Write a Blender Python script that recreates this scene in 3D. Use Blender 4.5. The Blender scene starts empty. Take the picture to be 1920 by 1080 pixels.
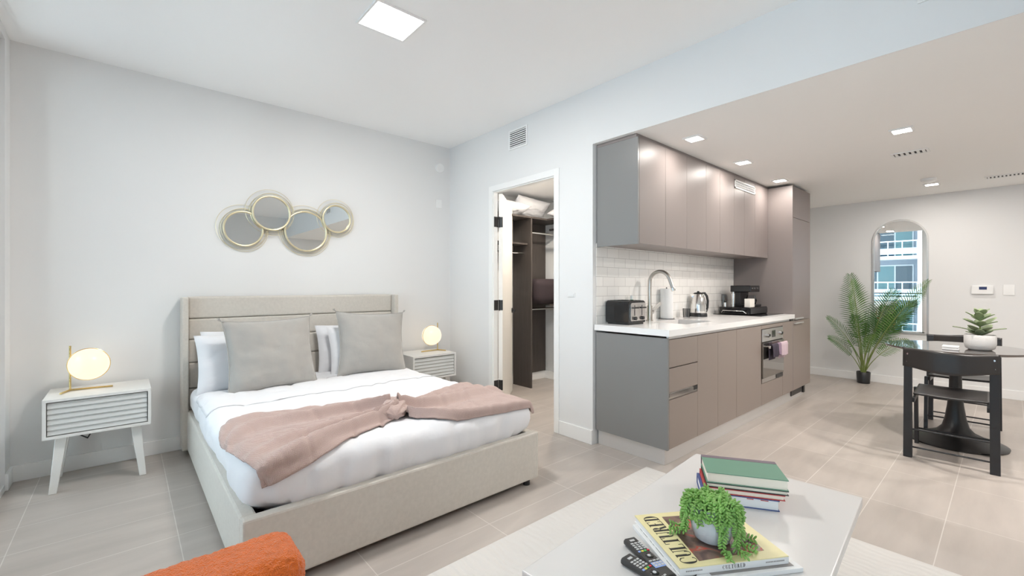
import bpy, math, random
from mathutils import Vector, Matrix, Euler, noise
PI = math.pi
R = math.radians
sc = bpy.context.scene
C = bpy.data.collections.new('scene'); sc.collection.children.link(C)

# ------------------------------------------------------------ camera
cd = bpy.data.cameras.new('camera'); cam = bpy.data.objects.new('camera', cd); C.objects.link(cam)
cam.location = (0, 0, 1.22); cam.rotation_euler = (R(90), 0, R(48.6 - 90))
cd.sensor_width = 36; cd.lens = 822 / 1920 * 36; cd.shift_y = -2 / 1920; cd.clip_start = 0.02; cd.clip_end = 300
sc.camera = cam
# ------------------------------------------------------------ view
vs = sc.view_settings
sc.display_settings.display_device = 'sRGB'
vs.view_transform = 'Standard'; vs.look = 'None'; vs.gamma = 1; vs.use_curve_mapping = False
vs.exposure = 0.34
sc.cycles.max_bounces = 14; sc.cycles.diffuse_bounces = 8; sc.cycles.glossy_bounces = 6
sc.cycles.transparent_max_bounces = 12; sc.cycles.sample_clamp_indirect = 8
# ------------------------------------------------------------ world
W = bpy.data.worlds.new('world'); sc.world = W; W.use_nodes = True
bg = W.node_tree.nodes['Background']; bg.inputs[0].default_value = (0.90, 0.95, 1.0, 1); bg.inputs[1].default_value = 7.3
# ------------------------------------------------------------ sun on the towers across the street
sd = bpy.data.lights.new('sun', 'SUN'); sun = bpy.data.objects.new('sun', sd); C.objects.link(sun)
sd.energy = 1.2; sd.angle = R(2); sd.color = (1, .96, .9); sun.rotation_euler = (R(20), R(48), 0)

def area(name, loc, rot, sx, sy, power, col, portal=False, spread=180):
    d = bpy.data.lights.new(name, 'AREA'); d.shape = 'RECTANGLE'; d.size = sx; d.size_y = sy; d.energy = power; d.color = col
    d.spread = R(spread)
    o = bpy.data.objects.new(name, d); C.objects.link(o); o.location = loc; o.rotation_euler = rot
    if portal: d.cycles.is_portal = True
    return o
area('window_portal', (-0.60, 2.66, 1.37), (0, R(-90), 0), 2.66, 2.5, 1, (1, 1, 1), True)
area('window_portal', (-0.60, -0.6, 1.37), (0, R(-90), 0), 2.66, 3.4, 1, (1, 1, 1), True)

# ============================================================ materials
MATS = {}
def mat(name, col, rough=0.5, metal=0.0, bump=None, var=None, spec=0.5, emit=None, coat=0, sheen=0):
    """bump=(kind, scale, strength, distance)  var=(scale, amount) slight colour mottling of the stuff itself"""
    m = bpy.data.materials.new(name); m.use_nodes = True; nt = m.node_tree; b = nt.nodes['Principled BSDF']
    b.inputs['Base Color'].default_value = (*col, 1); b.inputs['Roughness'].default_value = rough
    b.inputs['Metallic'].default_value = metal; b.inputs['Specular IOR Level'].default_value = spec
    b.inputs['Coat Weight'].default_value = coat; b.inputs['Sheen Weight'].default_value = sheen
    if emit: b.inputs['Emission Color'].default_value = (*emit[0], 1); b.inputs['Emission Strength'].default_value = emit[1]
    tc = nt.nodes.new('ShaderNodeTexCoord')
    if var:
        n = nt.nodes.new('ShaderNodeTexNoise'); n.inputs['Scale'].default_value = var[0]; n.inputs['Detail'].default_value = 6
        nt.links.new(tc.outputs['Object'], n.inputs['Vector'])
        mx = nt.nodes.new('ShaderNodeMix'); mx.data_type = 'RGBA'
        nt.links.new(n.outputs['Fac'], mx.inputs[0])
        mx.inputs[6].default_value = (*[max(0, c * (1 - var[1])) for c in col], 1)
        mx.inputs[7].default_value = (*[min(1, c * (1 + var[1])) for c in col], 1)
        nt.links.new(mx.outputs[2], b.inputs['Base Color'])
    if bump:
        kind, scale, strength, dist = bump
        bp = nt.nodes.new('ShaderNodeBump'); bp.inputs['Strength'].default_value = strength; bp.inputs['Distance'].default_value = dist
        if kind == 'noise':
            t = nt.nodes.new('ShaderNodeTexNoise'); t.inputs['Scale'].default_value = scale; t.inputs['Detail'].default_value = 5; out = t.outputs['Fac']
        elif kind == 'voronoi':
            t = nt.nodes.new('ShaderNodeTexVoronoi'); t.inputs['Scale'].default_value = scale; out = t.outputs['Distance']
        elif kind == 'weave':
            t = nt.nodes.new('ShaderNodeTexWave'); t.inputs['Scale'].default_value = scale; t.inputs['Distortion'].default_value = 2.5
            t.inputs['Detail'].default_value = 3; t.inputs['Detail Scale'].default_value = 2
            t2 = nt.nodes.new('ShaderNodeTexWave'); t2.bands_direction = 'Z'; t2.inputs['Scale'].default_value = scale; t2.inputs['Distortion'].default_value = 2.5
            nt.links.new(tc.outputs['Object'], t2.inputs['Vector'])
            ad = nt.nodes.new('ShaderNodeMath'); ad.operation = 'ADD'
            nt.links.new(t.outputs['Fac'], ad.inputs[0]); nt.links.new(t2.outputs['Fac'], ad.inputs[1]); out = ad.outputs[0]
        nt.links.new(tc.outputs['Object'], t.inputs['Vector'])
        nt.links.new(out, bp.inputs['Height']); nt.links.new(bp.outputs['Normal'], b.inputs['Normal'])
    MATS[name] = m
    return m
def nodes(m): return m.node_tree, m.node_tree.nodes['Principled BSDF']
def floor_mat():
    m = mat('floor_tile', (.56, .52, .48), .36); nt, b = nodes(m); N = nt.nodes; L = nt.links
    tc = N.new('ShaderNodeTexCoord'); mp = N.new('ShaderNodeMapping'); mp.inputs['Location'].default_value = (0.41, -0.22, 0)
    L.new(tc.outputs['Object'], mp.inputs['Vector'])
    br = N.new('ShaderNodeTexBrick'); br.offset = 0; br.inputs['Scale'].default_value = 1; br.inputs['Brick Width'].default_value = .605
    br.inputs['Row Height'].default_value = .31; br.inputs['Mortar Size'].default_value = .0022; br.inputs['Mortar Smooth'].default_value = .3
    br.inputs['Color1'].default_value = (.425, .380, .345, 1); br.inputs['Color2'].default_value = (.460, .413, .377, 1)
    br.inputs['Mortar'].default_value = (.60, .56, .52, 1)
    L.new(mp.outputs[0], br.inputs['Vector'])
    m2 = N.new('ShaderNodeMapping'); m2.inputs['Scale'].default_value = (1.4, 7, 1); L.new(tc.outputs['Object'], m2.inputs['Vector'])
    n = N.new('ShaderNodeTexNoise'); n.inputs['Scale'].default_value = 1.2; n.inputs['Detail'].default_value = 7; n.inputs['Roughness'].default_value = .55
    L.new(m2.outputs[0], n.inputs['Vector'])
    rp = N.new('ShaderNodeMapRange'); rp.inputs[1].default_value = .3; rp.inputs[2].default_value = .7; rp.inputs[3].default_value = .90; rp.inputs[4].default_value = 1.10
    L.new(n.outputs['Fac'], rp.inputs[0])
    mx = N.new('ShaderNodeMix'); mx.data_type = 'RGBA'; mx.blend_type = 'MULTIPLY'; mx.inputs[0].default_value = 1
    L.new(br.outputs['Color'], mx.inputs[6]); L.new(rp.outputs[0], mx.inputs[7]); L.new(mx.outputs[2], b.inputs['Base Color'])
    bp = N.new('ShaderNodeBump'); bp.inputs['Strength'].default_value = .25; bp.inputs['Distance'].default_value = .001; bp.invert = True
    L.new(br.outputs['Fac'], bp.inputs['Height']); L.new(bp.outputs[0], b.inputs['Normal'])
    return m
def subway_mat():
    m = mat('subway_tile', (.84, .82, .79), .12); nt, b = nodes(m); N = nt.nodes; L = nt.links
    tc = N.new('ShaderNodeTexCoord'); sx = N.new('ShaderNodeSeparateXYZ'); cb = N.new('ShaderNodeCombineXYZ')
    L.new(tc.outputs['Object'], sx.inputs[0]); L.new(sx.outputs[0], cb.inputs[0]); L.new(sx.outputs[2], cb.inputs[1])
    br = N.new('ShaderNodeTexBrick'); br.offset = .38; br.inputs['Scale'].default_value = 1; br.inputs['Brick Width'].default_value = .152
    br.inputs['Row Height'].default_value = .0765; br.inputs['Mortar Size'].default_value = .0013
    br.inputs['Color1'].default_value = (.90, .88, .85, 1); br.inputs['Color2'].default_value = (.85, .83, .80, 1); br.inputs['Mortar'].default_value = (.50, .48, .46, 1)
    L.new(cb.outputs[0], br.inputs['Vector']); L.new(br.outputs['Color'], b.inputs['Base Color'])
    bp = N.new('ShaderNodeBump'); bp.inputs['Strength'].default_value = .4; bp.inputs['Distance'].default_value = .0015; bp.invert = True
    L.new(br.outputs['Fac'], bp.inputs['Height']); L.new(bp.outputs[0], b.inputs['Normal'])
    return m
def wood_mat(name, c1, c2, scale=(18, 18, 1.2)):
    m = mat(name, c1, .55); nt, b = nodes(m); N = nt.nodes; L = nt.links
    tc = N.new('ShaderNodeTexCoord'); mp = N.new('ShaderNodeMapping'); mp.inputs['Scale'].default_value = scale
    L.new(tc.outputs['Object'], mp.inputs[0]); n = N.new('ShaderNodeTexNoise'); n.inputs['Scale'].default_value = 3; n.inputs['Detail'].default_value = 8
    L.new(mp.outputs[0], n.inputs['Vector']); mx = N.new('ShaderNodeMix'); mx.data_type = 'RGBA'
    mx.inputs[6].default_value = (*c1, 1); mx.inputs[7].default_value = (*c2, 1)
    L.new(n.outputs['Fac'], mx.inputs[0]); L.new(mx.outputs[2], b.inputs['Base Color'])
    return m
def rug_mat():
    m = mat('rug_pile', (.62, .60, .575), .95, spec=.1, sheen=.2); nt, b = nodes(m); N = nt.nodes; L = nt.links
    tc = N.new('ShaderNodeTexCoord'); w = N.new('ShaderNodeTexWave'); w.bands_direction = 'X'; w.inputs['Scale'].default_value = 8.5
    w.inputs['Distortion'].default_value = 7; w.inputs['Detail'].default_value = 2; w.inputs['Detail Scale'].default_value = .8
    L.new(tc.outputs['Object'], w.inputs['Vector'])
    n = N.new('ShaderNodeTexNoise'); n.inputs['Scale'].default_value = 160; L.new(tc.outputs['Object'], n.inputs['Vector'])
    a = N.new('ShaderNodeMath'); a.operation = 'MULTIPLY_ADD'; a.inputs[1].default_value = .5
    L.new(n.outputs['Fac'], a.inputs[0]); L.new(w.outputs['Fac'], a.inputs[2])
    bp = N.new('ShaderNodeBump'); bp.inputs['Strength'].default_value = .4; bp.inputs['Distance'].default_value = .006
    L.new(a.outputs[0], bp.inputs['Height']); L.new(bp.outputs[0], b.inputs['Normal'])
    return m
def glass_mat(name, tint=(.93, .97, .97), refl=0.08):
    m = bpy.data.materials.new(name); m.use_nodes = True; nt = m.node_tree; nt.nodes.clear()
    o = nt.nodes.new('ShaderNodeOutputMaterial'); t = nt.nodes.new('ShaderNodeBsdfTransparent'); g = nt.nodes.new('ShaderNodeBsdfGlossy')
    t.inputs[0].default_value = (*tint, 1); g.inputs[1].default_value = .01 if 'Roughness' in g.inputs else .01
    f = nt.nodes.new('ShaderNodeFresnel'); f.inputs[0].default_value = 1.35
    mx = nt.nodes.new('ShaderNodeMixShader'); nt.links.new(f.outputs[0], mx.inputs[0]); nt.links.new(t.outputs[0], mx.inputs[1]); nt.links.new(g.outputs[0], mx.inputs[2])
    nt.links.new(mx.outputs[0], o.inputs[0]); MATS[name] = m
    return m
def art_mat():
    m = mat('cover_picture', (.2, .12, .1), .3); nt, b = nodes(m); N = nt.nodes; L = nt.links
    tc = N.new('ShaderNodeTexCoord'); n = N.new('ShaderNodeTexNoise'); n.inputs['Scale'].default_value = 11; n.inputs['Detail'].default_value = 3; n.inputs['Distortion'].default_value = 1.2
    L.new(tc.outputs['Object'], n.inputs['Vector']); r = N.new('ShaderNodeValToRGB'); e = r.color_ramp.elements
    e[0].position = .30; e[0].color = (.05, .03, .03, 1); e[1].position = .72; e[1].color = (.55, .50, .46, 1)
    for p, c in ((.42, (.13, .075, .06)), (.50, (.24, .15, .11)), (.56, (.55, .06, .03)), (.61, (.32, .27, .2)), (.66, (.6, .36, .3))):
        k = e.new(p); k.color = (*c, 1)
    L.new(n.outputs['Fac'], r.inputs[0]); L.new(r.outputs[0], b.inputs['Base Color'])
    return m

WALL = mat('wall_paint', (.78, .78, .775), .85, spec=.2, bump=('noise', 140, .04, .001))
CEIL = mat('ceiling_paint', (.93, .93, .925), .9, spec=.2)
KCEIL = mat('kitchen_ceiling_paint', (.92, .915, .90), .9, spec=.2)
TRIM = mat('trim_paint', (.86, .86, .85), .45)
CREAM = mat('door_paint', (.84, .81, .76), .4)
FLOOR = floor_mat(); SUBWAY = subway_mat()
CAB = mat('cabinet_taupe', (.275, .228, .200), .38, spec=.5)
CABU = mat('cabinet_taupe_upper', (.250, .215, .205), .42, spec=.5)
CABG = mat('cabinet_grey_side', (.235, .232, .228), .33, spec=.45)
QUARTZ = mat('white_quartz', (.88, .87, .86), .18, var=(9, .02))
STEEL = mat('brushed_steel', (.62, .60, .58), .28, 1.0, bump=('noise', 200, .05, .0005))
CHROME = mat('chrome', (.78, .77, .75), .12, 1.0)
ALU = mat('satin_aluminium', (.74, .73, .72), .38, .6)
NICKEL = mat('brushed_nickel', (.55, .52, .48), .3, 1.0)
BLACK = mat('black_plastic', (.016, .016, .017), .35)
GLOSSB = mat('gloss_black', (.012, .012, .013), .08)
DARK = mat('dark_gap', (.01, .01, .01), .9)
BRASS = mat('brass', (.70, .54, .24), .25, 1.0)
GOLD = mat('pale_gold', (.80, .72, .50), .3, .85)
MIRROR = mat('mirror_glass', (.86, .88, .87), .0, 1.0)
LINEN = mat('linen_upholstery', (.64, .60, .54), .9, bump=('weave', 130, .35, .002), var=(60, .10), spec=.2, sheen=.2)
WHITE_SH = mat('white_cotton', (.76, .76, .78), .85, spec=.2, bump=('noise', 14, .25, .012), sheen=.2)
CUSH = mat('cushion_velvet', (.37, .355, .33), .75, spec=.2, bump=('noise', 30, .35, .006), var=(7, .10), sheen=.5)
PINK = mat('pink_knit', (.54, .40, .36), .95, spec=.1, bump=('weave', 80, .6, .003), sheen=.3)
NSW = mat('whitewashed_wood', (.76, .755, .73), .5, var=(14, .04))
NSF = mat('grey_drawer_front', (.62, .63, .62), .45)
ORANGE = mat('orange_boucle', (.74, .165, .028), .95, spec=.1, bump=('voronoi', 320, .8, .004), var=(90, .22), sheen=.35)
RUG = rug_mat()
TABW = mat('white_lacquer', (.66, .645, .63), .25)
WOODD = wood_mat('dark_closet_wood', (.045, .036, .032), (.085, .07, .062))
PLUM = mat('plum_blanket', (.030, .019, .022), .9, bump=('noise', 40, .4, .004))
CHAIRB = mat('black_stained_wood', (.022, .022, .024), .38)
CHAIRP = mat('black_moulded_seat', (.030, .027, .026), .35)
TBLK = mat('black_pedestal', (.020, .019, .019), .35)
TTOP = mat('dark_gloss_table', (.075, .062, .056), .06, spec=.8, coat=.6)
LEAF = mat('palm_green', (.055, .155, .03), .42, var=(30, .25))
LEAF2 = mat('palm_green_light', (.13, .27, .05), .42, var=(30, .2))
STEMG = mat('stem_green', (.20, .26, .07), .5)
SUCC = mat('succulent_green', (.24, .46, .11), .4, var=(60, .35))
SAGE = mat('sage_leaf', (.24, .30, .17), .7, var=(40, .25))
SOIL = mat('soil', (.06, .045, .03), .95, bump=('noise', 60, .8, .01))
CERAM = mat('grey_ceramic', (.60, .64, .68), .45, bump=('voronoi', 60, .35, .004), var=(30, .06))
CERW = mat('cream_ceramic', (.70, .69, .67), .6, bump=('weave', 45, .25, .003))
PAPER = mat('paper_pages', (.84, .77, .66), .8, bump=('noise', 300, .1, .001))
PAPERW = mat('white_pages', (.80, .80, .80), .7)
GREENB = mat('green_cloth_cover', (.13, .27, .19), .6)
PURPLE = mat('purple_spine', (.16, .12, .15), .5)
REDB = mat('red_cover', (.50, .05, .05), .5)
BLUEB = mat('blue_cover', (.06, .10, .28), .5)
INK = mat('ink', (.03, .028, .025), .6)
YELB = mat('yellow_cover', (.80, .72, .40), .3)
ART = art_mat()
GREYP = mat('grey_print', (.28, .26, .25), .4)
BTN = mat('grey_button', (.55, .55, .55), .5)
BTNR = mat('red_button', (.65, .03, .05), .5); BTNG = mat('green_button', (.08, .45, .12), .5)
BTNY = mat('yellow_button', (.75, .62, .1), .5); BTNB = mat('blue_button', (.30, .42, .78), .5)
REM = mat('charcoal_remote', (.035, .033, .032), .4)
GLASS = glass_mat('window_glass'); TUMBLER = glass_mat('tumbler_glass', (.80, .80, .80))
GREENG = mat('green_soap', (.02, .30, .12), .2); CLEARP = mat('frosted_plastic', (.75, .78, .77), .3)
SCREEN = mat('blue_display', (.03, .04, .12), .2)
TOWELD = mat('dark_towel', (.05, .04, .06), .95, bump=('noise', 90, .6, .004))
TOWELP = mat('lilac_towel', (.60, .47, .52), .95, bump=('noise', 90, .6, .004))
LAMPW = mat('lit_panel', (1, 1, 1), .5, emit=((1, .985, .96), 6))
LAMPK = mat('lit_downlight', (1, 1, 1), .5, emit=((1, .95, .88), 14))
GLOBE = mat('opal_globe', (.25, .22, .18), .3, emit=((1, .80, .58), .86))
FAC_W = mat('facade_white', (.30, .34, .38), .7); FAC_G = mat('facade_grey', (.12, .15, .19), .7)
FAC_GL = mat('facade_glass', (.008, .03, .05), .12, spec=.3); FAC_GL2 = mat('facade_glass_teal', (.03, .09, .11), .15, spec=.3)
FAC_RG = mat('facade_rail_glass', (.20, .30, .40), .15, spec=.6)
CONC = mat('concrete', (.45, .45, .45), .8)
VENTD = mat('vent_dark', (.04, .04, .04), .9)
OVENG = mat('oven_glass', (.30, .28, .26), .05, .9)

# ============================================================ geometry helpers
class MB:
    def __init__(s): s.v = []; s.f = []; s.m = []; s.sm = []
    def add(s, vs, fs, mi=0, smooth=False):
        b = len(s.v); s.v += [Vector(p) for p in vs]
        for f in fs: s.f.append([b + i for i in f]); s.m.append(mi); s.sm.append(smooth)
        return s
    def box(s, x0, x1, y0, y1, z0, z1, mi=0):
        return s.add([(x0,y0,z0),(x1,y0,z0),(x1,y1,z0),(x0,y1,z0),(x0,y0,z1),(x1,y0,z1),(x1,y1,z1),(x0,y1,z1)],
                     [(0,3,2,1),(4,5,6,7),(0,1,5,4),(1,2,6,5),(2,3,7,6),(3,0,4,7)], mi)
    def hexa(s, bot, top, mi=0):
        return s.add(list(bot) + list(top), [(0,3,2,1),(4,5,6,7),(0,1,5,4),(1,2,6,5),(2,3,7,6),(3,0,4,7)], mi)
    def bar(s, a, b, w, h=None, mi=0, up=(0,0,1)):
        a = Vector(a); b = Vector(b); h = h or w; d = (b - a).normalized(); u = Vector(up)
        if abs(d.dot(u)) > .98: u = Vector((1,0,0))
        x = d.cross(u).normalized() * w / 2; y = x.cross(d).normalized() * h / 2
        return s.hexa([a-x-y, a+x-y, a+x+y, a-x+y], [b-x-y, b+x-y, b+x+y, b-x+y], mi)
    def tube(s, pts, r, n=10, mi=0, closed=False, cap=True):
        pts = [Vector(p) for p in pts]; k = len(pts); rr = r if isinstance(r, (list, tuple)) else [r] * k
        rings = []; prev = None
        for i, p in enumerate(pts):
            if closed: t = (pts[(i+1) % k] - pts[i-1]).normalized()
            else: t = (pts[min(i+1, k-1)] - pts[max(i-1, 0)]).normalized()
            if prev is None:
                u = Vector((0,0,1)) if abs(t.z) < .9 else Vector((1,0,0)); x = t.cross(u).normalized()
            else: x = (prev - t * prev.dot(t)).normalized()
            prev = x; y = t.cross(x)
            rings.append([p + (x*math.cos(2*PI*j/n) + y*math.sin(2*PI*j/n)) * rr[i] for j in range(n)])
        vs = [q for rg in rings for q in rg]; fs = []
        for i in range(k if closed else k-1):
            for j in range(n):
                a = i*n+j; b = i*n+(j+1)%n; i2 = (i+1)%k; fs.append((a, b, i2*n+(j+1)%n, i2*n+j))
        s.add(vs, fs, mi, True)
        if cap and not closed:
            s.add(rings[0], [tuple(range(n))[::-1]], mi); s.add(rings[-1], [tuple(range(n))], mi)
        return s
    def cyl(s, a, b, r, n=16, mi=0, r2=None):
        return s.tube([a, b], [r, r if r2 is None else r2], n, mi)
    def lathe(s, prof, cx=0, cy=0, n=32, mi=0, sy=1):
        vs = []; fs = []; k = len(prof)
        for r, z in prof:
            for j in range(n): vs.append((cx + r*math.cos(2*PI*j/n), cy + sy*r*math.sin(2*PI*j/n), z))
        for i in range(k-1):
            for j in range(n): fs.append((i*n+j, i*n+(j+1)%n, (i+1)*n+(j+1)%n, (i+1)*n+j))
        s.add(vs, fs, mi, True)
        if prof[0][0] > 1e-4: s.add(vs[:n], [tuple(range(n))[::-1]], mi)
        if prof[-1][0] > 1e-4: s.add(vs[-n:], [tuple(range(n))], mi)
        return s
    def sphere(s, c, r, n=20, m=12, mi=0, mat3=None):
        rx, ry, rz = r if isinstance(r, (tuple, list)) else (r, r, r); vs = []; fs = []
        for i in range(m+1):
            t = PI*i/m
            for j in range(n):
                p = Vector((rx*math.sin(t)*math.cos(2*PI*j/n), ry*math.sin(t)*math.sin(2*PI*j/n), -rz*math.cos(t)))
                if mat3 is not None: p = mat3 @ p
                vs.append(p + Vector(c))
        for i in range(m):
            for j in range(n): fs.append((i*n+j, i*n+(j+1)%n, (i+1)*n+(j+1)%n, (i+1)*n+j))
        return s.add(vs, fs, mi, True)
    def prism(s, poly, axis, a0, a1, mi=0, smooth=False):
        """poly: 2D points; axis 'x' -> (y,z) ; 'y' -> (x,z) ; 'z' -> (x,y)"""
        def P(p, a):
            return {'x': (a, p[0], p[1]), 'y': (p[0], a, p[1]), 'z': (p[0], p[1], a)}[axis]
        n = len(poly); vs = [P(p, a0) for p in poly] + [P(p, a1) for p in poly]
        s.add(vs, [(i, (i+1)%n, n+(i+1)%n, n+i) for i in range(n)], mi, smooth)
        s.add(vs[:n], [tuple(range(n))[::-1]], mi); s.add(vs[n:], [tuple(range(n))], mi)
        return s
    def grid(s, fn, nu, nv, mi=0, smooth=True, closed_u=False):
        vs = [fn(i/nu, j/nv) for i in range(nu+1) for j in range(nv+1)]
        fs = [(i*(nv+1)+j, (i+1)*(nv+1)+j, (i+1)*(nv+1)+j+1, i*(nv+1)+j+1) for i in range(nu) for j in range(nv)]
        return s.add(vs, fs, mi, smooth)
    def xform(s, M):
        s.v = [M @ p for p in s.v]; return s
def make_mesh(name, mb, mats, off=Vector((0,0,0)), bevel=0, solid=0, subsurf=0):
    me = bpy.data.meshes.new(name); me.from_pydata([tuple(p - off) for p in mb.v], [], mb.f)
    for m in (mats if isinstance(mats, (list, tuple)) else [mats]): me.materials.append(m)
    for p, mi, sm in zip(me.polygons, mb.m, mb.sm): p.material_index = mi; p.use_smooth = sm
    import bmesh
    bm = bmesh.new(); bm.from_mesh(me); bmesh.ops.remove_doubles(bm, verts=bm.verts, dist=1e-5)
    bmesh.ops.recalc_face_normals(bm, faces=bm.faces); bm.to_mesh(me); bm.free()
    me.update()
    if any(mb.sm): me.set_sharp_from_angle(angle=R(50))
    o = bpy.data.objects.new(name, me); C.objects.link(o)
    if solid:
        m = o.modifiers.new('solid', 'SOLIDIFY'); m.thickness = solid; m.offset = 0
    if bevel:
        m = o.modifiers.new('bevel', 'BEVEL'); m.width = bevel; m.segments = 2; m.limit_method = 'ANGLE'; m.angle_limit = R(40)
    if subsurf:
        m = o.modifiers.new('sub', 'SUBSURF'); m.levels = subsurf; m.render_levels = subsurf
    return o
def tag(o, label=None, cat=None, group=None, kind=None):
    if label: o['label'] = label
    if cat: o['category'] = cat
    if group: o['group'] = group
    if kind: o['kind'] = kind
    return o
def thing(name, label, cat, loc=(0,0,0), rz=0, group=None):
    o = bpy.data.objects.new(name, None); C.objects.link(o); o.location = loc; o.rotation_euler = (0,0,rz)
    o.empty_display_size = .05
    return tag(o, label, cat, group)
def part(name, mb, mats, parent, world=True, label=None, **kw):
    """mesh child; world=True: the verts are world coordinates and the parent is unrotated"""
    off = Vector((0,0,0))
    if world:
        p = parent
        while p is not None: off = off + Vector(p.location); p = p.parent
    o = make_mesh(name, mb, mats, off, **kw); o.parent = parent
    if label: o['label'] = label
    return o
def single(name, mb, mats, label, cat, group=None, kind=None, **kw):
    xs = [p.x for p in mb.v]; ys = [p.y for p in mb.v]; zs = [p.z for p in mb.v]
    c = Vector(((min(xs)+max(xs))/2, (min(ys)+max(ys))/2, min(zs)))
    o = make_mesh(name, mb, mats, c, **kw); o.location = c
    return tag(o, label, cat, group, kind)
def struct(name, mb, mats, **kw):
    o = make_mesh(name, mb, mats, **kw); o['kind'] = 'structure'; return o
def sroot(name, loc=(0,0,0)):
    o = bpy.data.objects.new(name, None); C.objects.link(o); o.location = loc; o['kind'] = 'structure'; return o
def copy_tree(o, parent=None):
    c = o.copy(); C.objects.link(c); c.parent = parent
    for ch in list(o.children): copy_tree(ch, c)
    return c

# ============================================================ the room
XL, XD, XF, YB, YK, YN = -0.54, 2.71, 7.22, 4.12, 2.135, -2.6
ZC, ZK = 2.76, 2.325
struct('floor', MB().box(-0.69, 7.4, YN-.15, 4.3, -.12, 0), FLOOR)
struct('ceiling', MB().box(-0.69, XD+.12, YN-.15, 4.3, ZC, ZC+.12), CEIL)
struct('ceiling', MB().box(XD+.004, 7.4, YN-.15, YK-.005, ZK, ZK+.05).box(XD+.12, 7.4, YK-.005, YK+.12, ZK, ZK+.05), KCEIL)
struct('wall_back', MB().box(-0.69, XD, YB, YB+.15, 0, ZC), WALL)
w = MB(); w.box(XL-.15, XL, 3.965, YB, 0, ZC).box(XL-.15, XL, 1.10, 1.40, 0, ZC).box(XL-.15, XL, YN, -2.3, 0, ZC)
w.box(XL-.15, XL, 1.40, 3.965, 2.70, ZC).box(XL-.15, XL, -2.3, 1.10, 2.70, ZC).box(XL-.15, XL, 1.40, 3.965, 0, .04).box(XL-.15, XL, -2.3, 1.10, 0, .04)
struct('wall_left', w, WALL)
w = MB(); w.box(XD, XD+.12, YK-.005, 2.53, 0, ZC).box(XD, XD+.05, 3.352, YB+.15, 0, ZC).box(XD, XD+.05, 2.53, 3.352, 2.155, ZC)
struct('wall_right', w, WALL, )
struct('wall_header', MB().box(XD, XD+.004, YN, YK-.005, ZK, ZC).box(XD+.004, XD+.12, YN, YK-.005, ZK+.051, ZC), WALL)
struct('wall_far', MB().box(XF, XF+.15, YN, YK+.2, 0, ZK), WALL)
struct('wall_near', MB().box(-0.69, XF+.15, YN-.15, YN, 0, ZC), WALL)
struct('wall_kitchen', MB().box(XD+.12, XF, YK, YK+.12, 0, ZK), WALL)
struct('wall_backsplash', MB().box(2.75, 5.31, YK-.012, YK-.001, .925, 1.56), SUBWAY)
# closet shell
w = MB(); w.box(XD+.12, 4.37, 4.14, 4.27, 0, 2.36).box(4.24, 4.37, YK+.12, 4.14, 0, 2.36)
struct('wall_closet', w, WALL)
struct('ceiling_closet', MB().box(XD+.12, 4.37, YK+.12, 4.27, 2.36, 2.42), CEIL)
def bb(name, x0, x1, y0, y1, h=.10): struct(name, MB().box(x0, x1, y0, y1, .0005, h), TRIM, bevel=.002)
bb('baseboard_back', XL, XD, YB-.013, YB+.001)
bb('baseboard_left', XL-.001, XL+.014, 3.965, YB-.013); bb('baseboard_left', XL-.001, XL+.014, 1.10, 1.40)
bb('baseboard_right', XD-.013, XD+.001, YK-.005, 2.47, .11); bb('baseboard_right', XD-.013, XD+.001, 3.42, YB-.013)
bb('baseboard_far', XF-.014, XF+.001, YN, YK)
bb('baseboard_kitchen', 5.95, XF-.014, YK-.014, YK+.001)
bb('baseboard_closet', XD+.12, 4.24, 4.126, 4.141); bb('baseboard_closet', 4.226, 4.241, YK+.12, 4.126)
# window wall frames + balcony beyond
def window(name, y0, y1, nm):
    r = sroot(name, (XL-.08, (y0+y1)/2, .04)); f = MB(); t = .05
    f.box(XL-.11, XL-.05, y0, y1, .04, .04+t).box(XL-.11, XL-.05, y0, y1, 2.70-t, 2.70).box(XL-.11, XL-.05, y0, y0+t, .04, 2.70).box(XL-.11, XL-.05, y1-t, y1, .04, 2.70)
    for k in range(1, nm):
        y = y0 + (y1-y0)*k/nm; f.box(XL-.11, XL-.05, y-.03, y+.03, .04+t, 2.70-t)
    part('window_frame', f, ALU, r, bevel=.003)
    part('window_pane', MB().box(XL-.082, XL-.076, y0+t, y1-t, .04+t, 2.70-t), GLASS, r)
window('window_1', 1.40, 3.965, 2); window('window_added', -2.3, 1.10, 3)  # second window is unseen, added to let in more daylight
struct('trim_balcony', MB().box(-2.15, -0.70, YN, 4.3, -.20, -.02), CONC)
struct('trim_balcony_above', MB().box(-2.15, -0.70, YN, 4.3, 2.90, 3.08), CONC)
rl = thing('balcony_railing', 'glass balcony railing with dark top rail seen in the arched mirror', 'railing', (-1.9, 1.0, -.02))
part('top_rail', MB().bar((-1.9, YN, 1.04), (-1.9, 4.3, 1.04), .05, .03), BLACK, rl)
for k in range(6): part('post', MB().box(-1.92, -1.88, -2.55+k*1.36-.2, -2.51+k*1.36-.2, -.02, 1.03), BLACK, rl)
part('glass_panel', MB().box(-1.905, -1.895, YN, 4.3, .03, 1.02), GLASS, rl)
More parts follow.
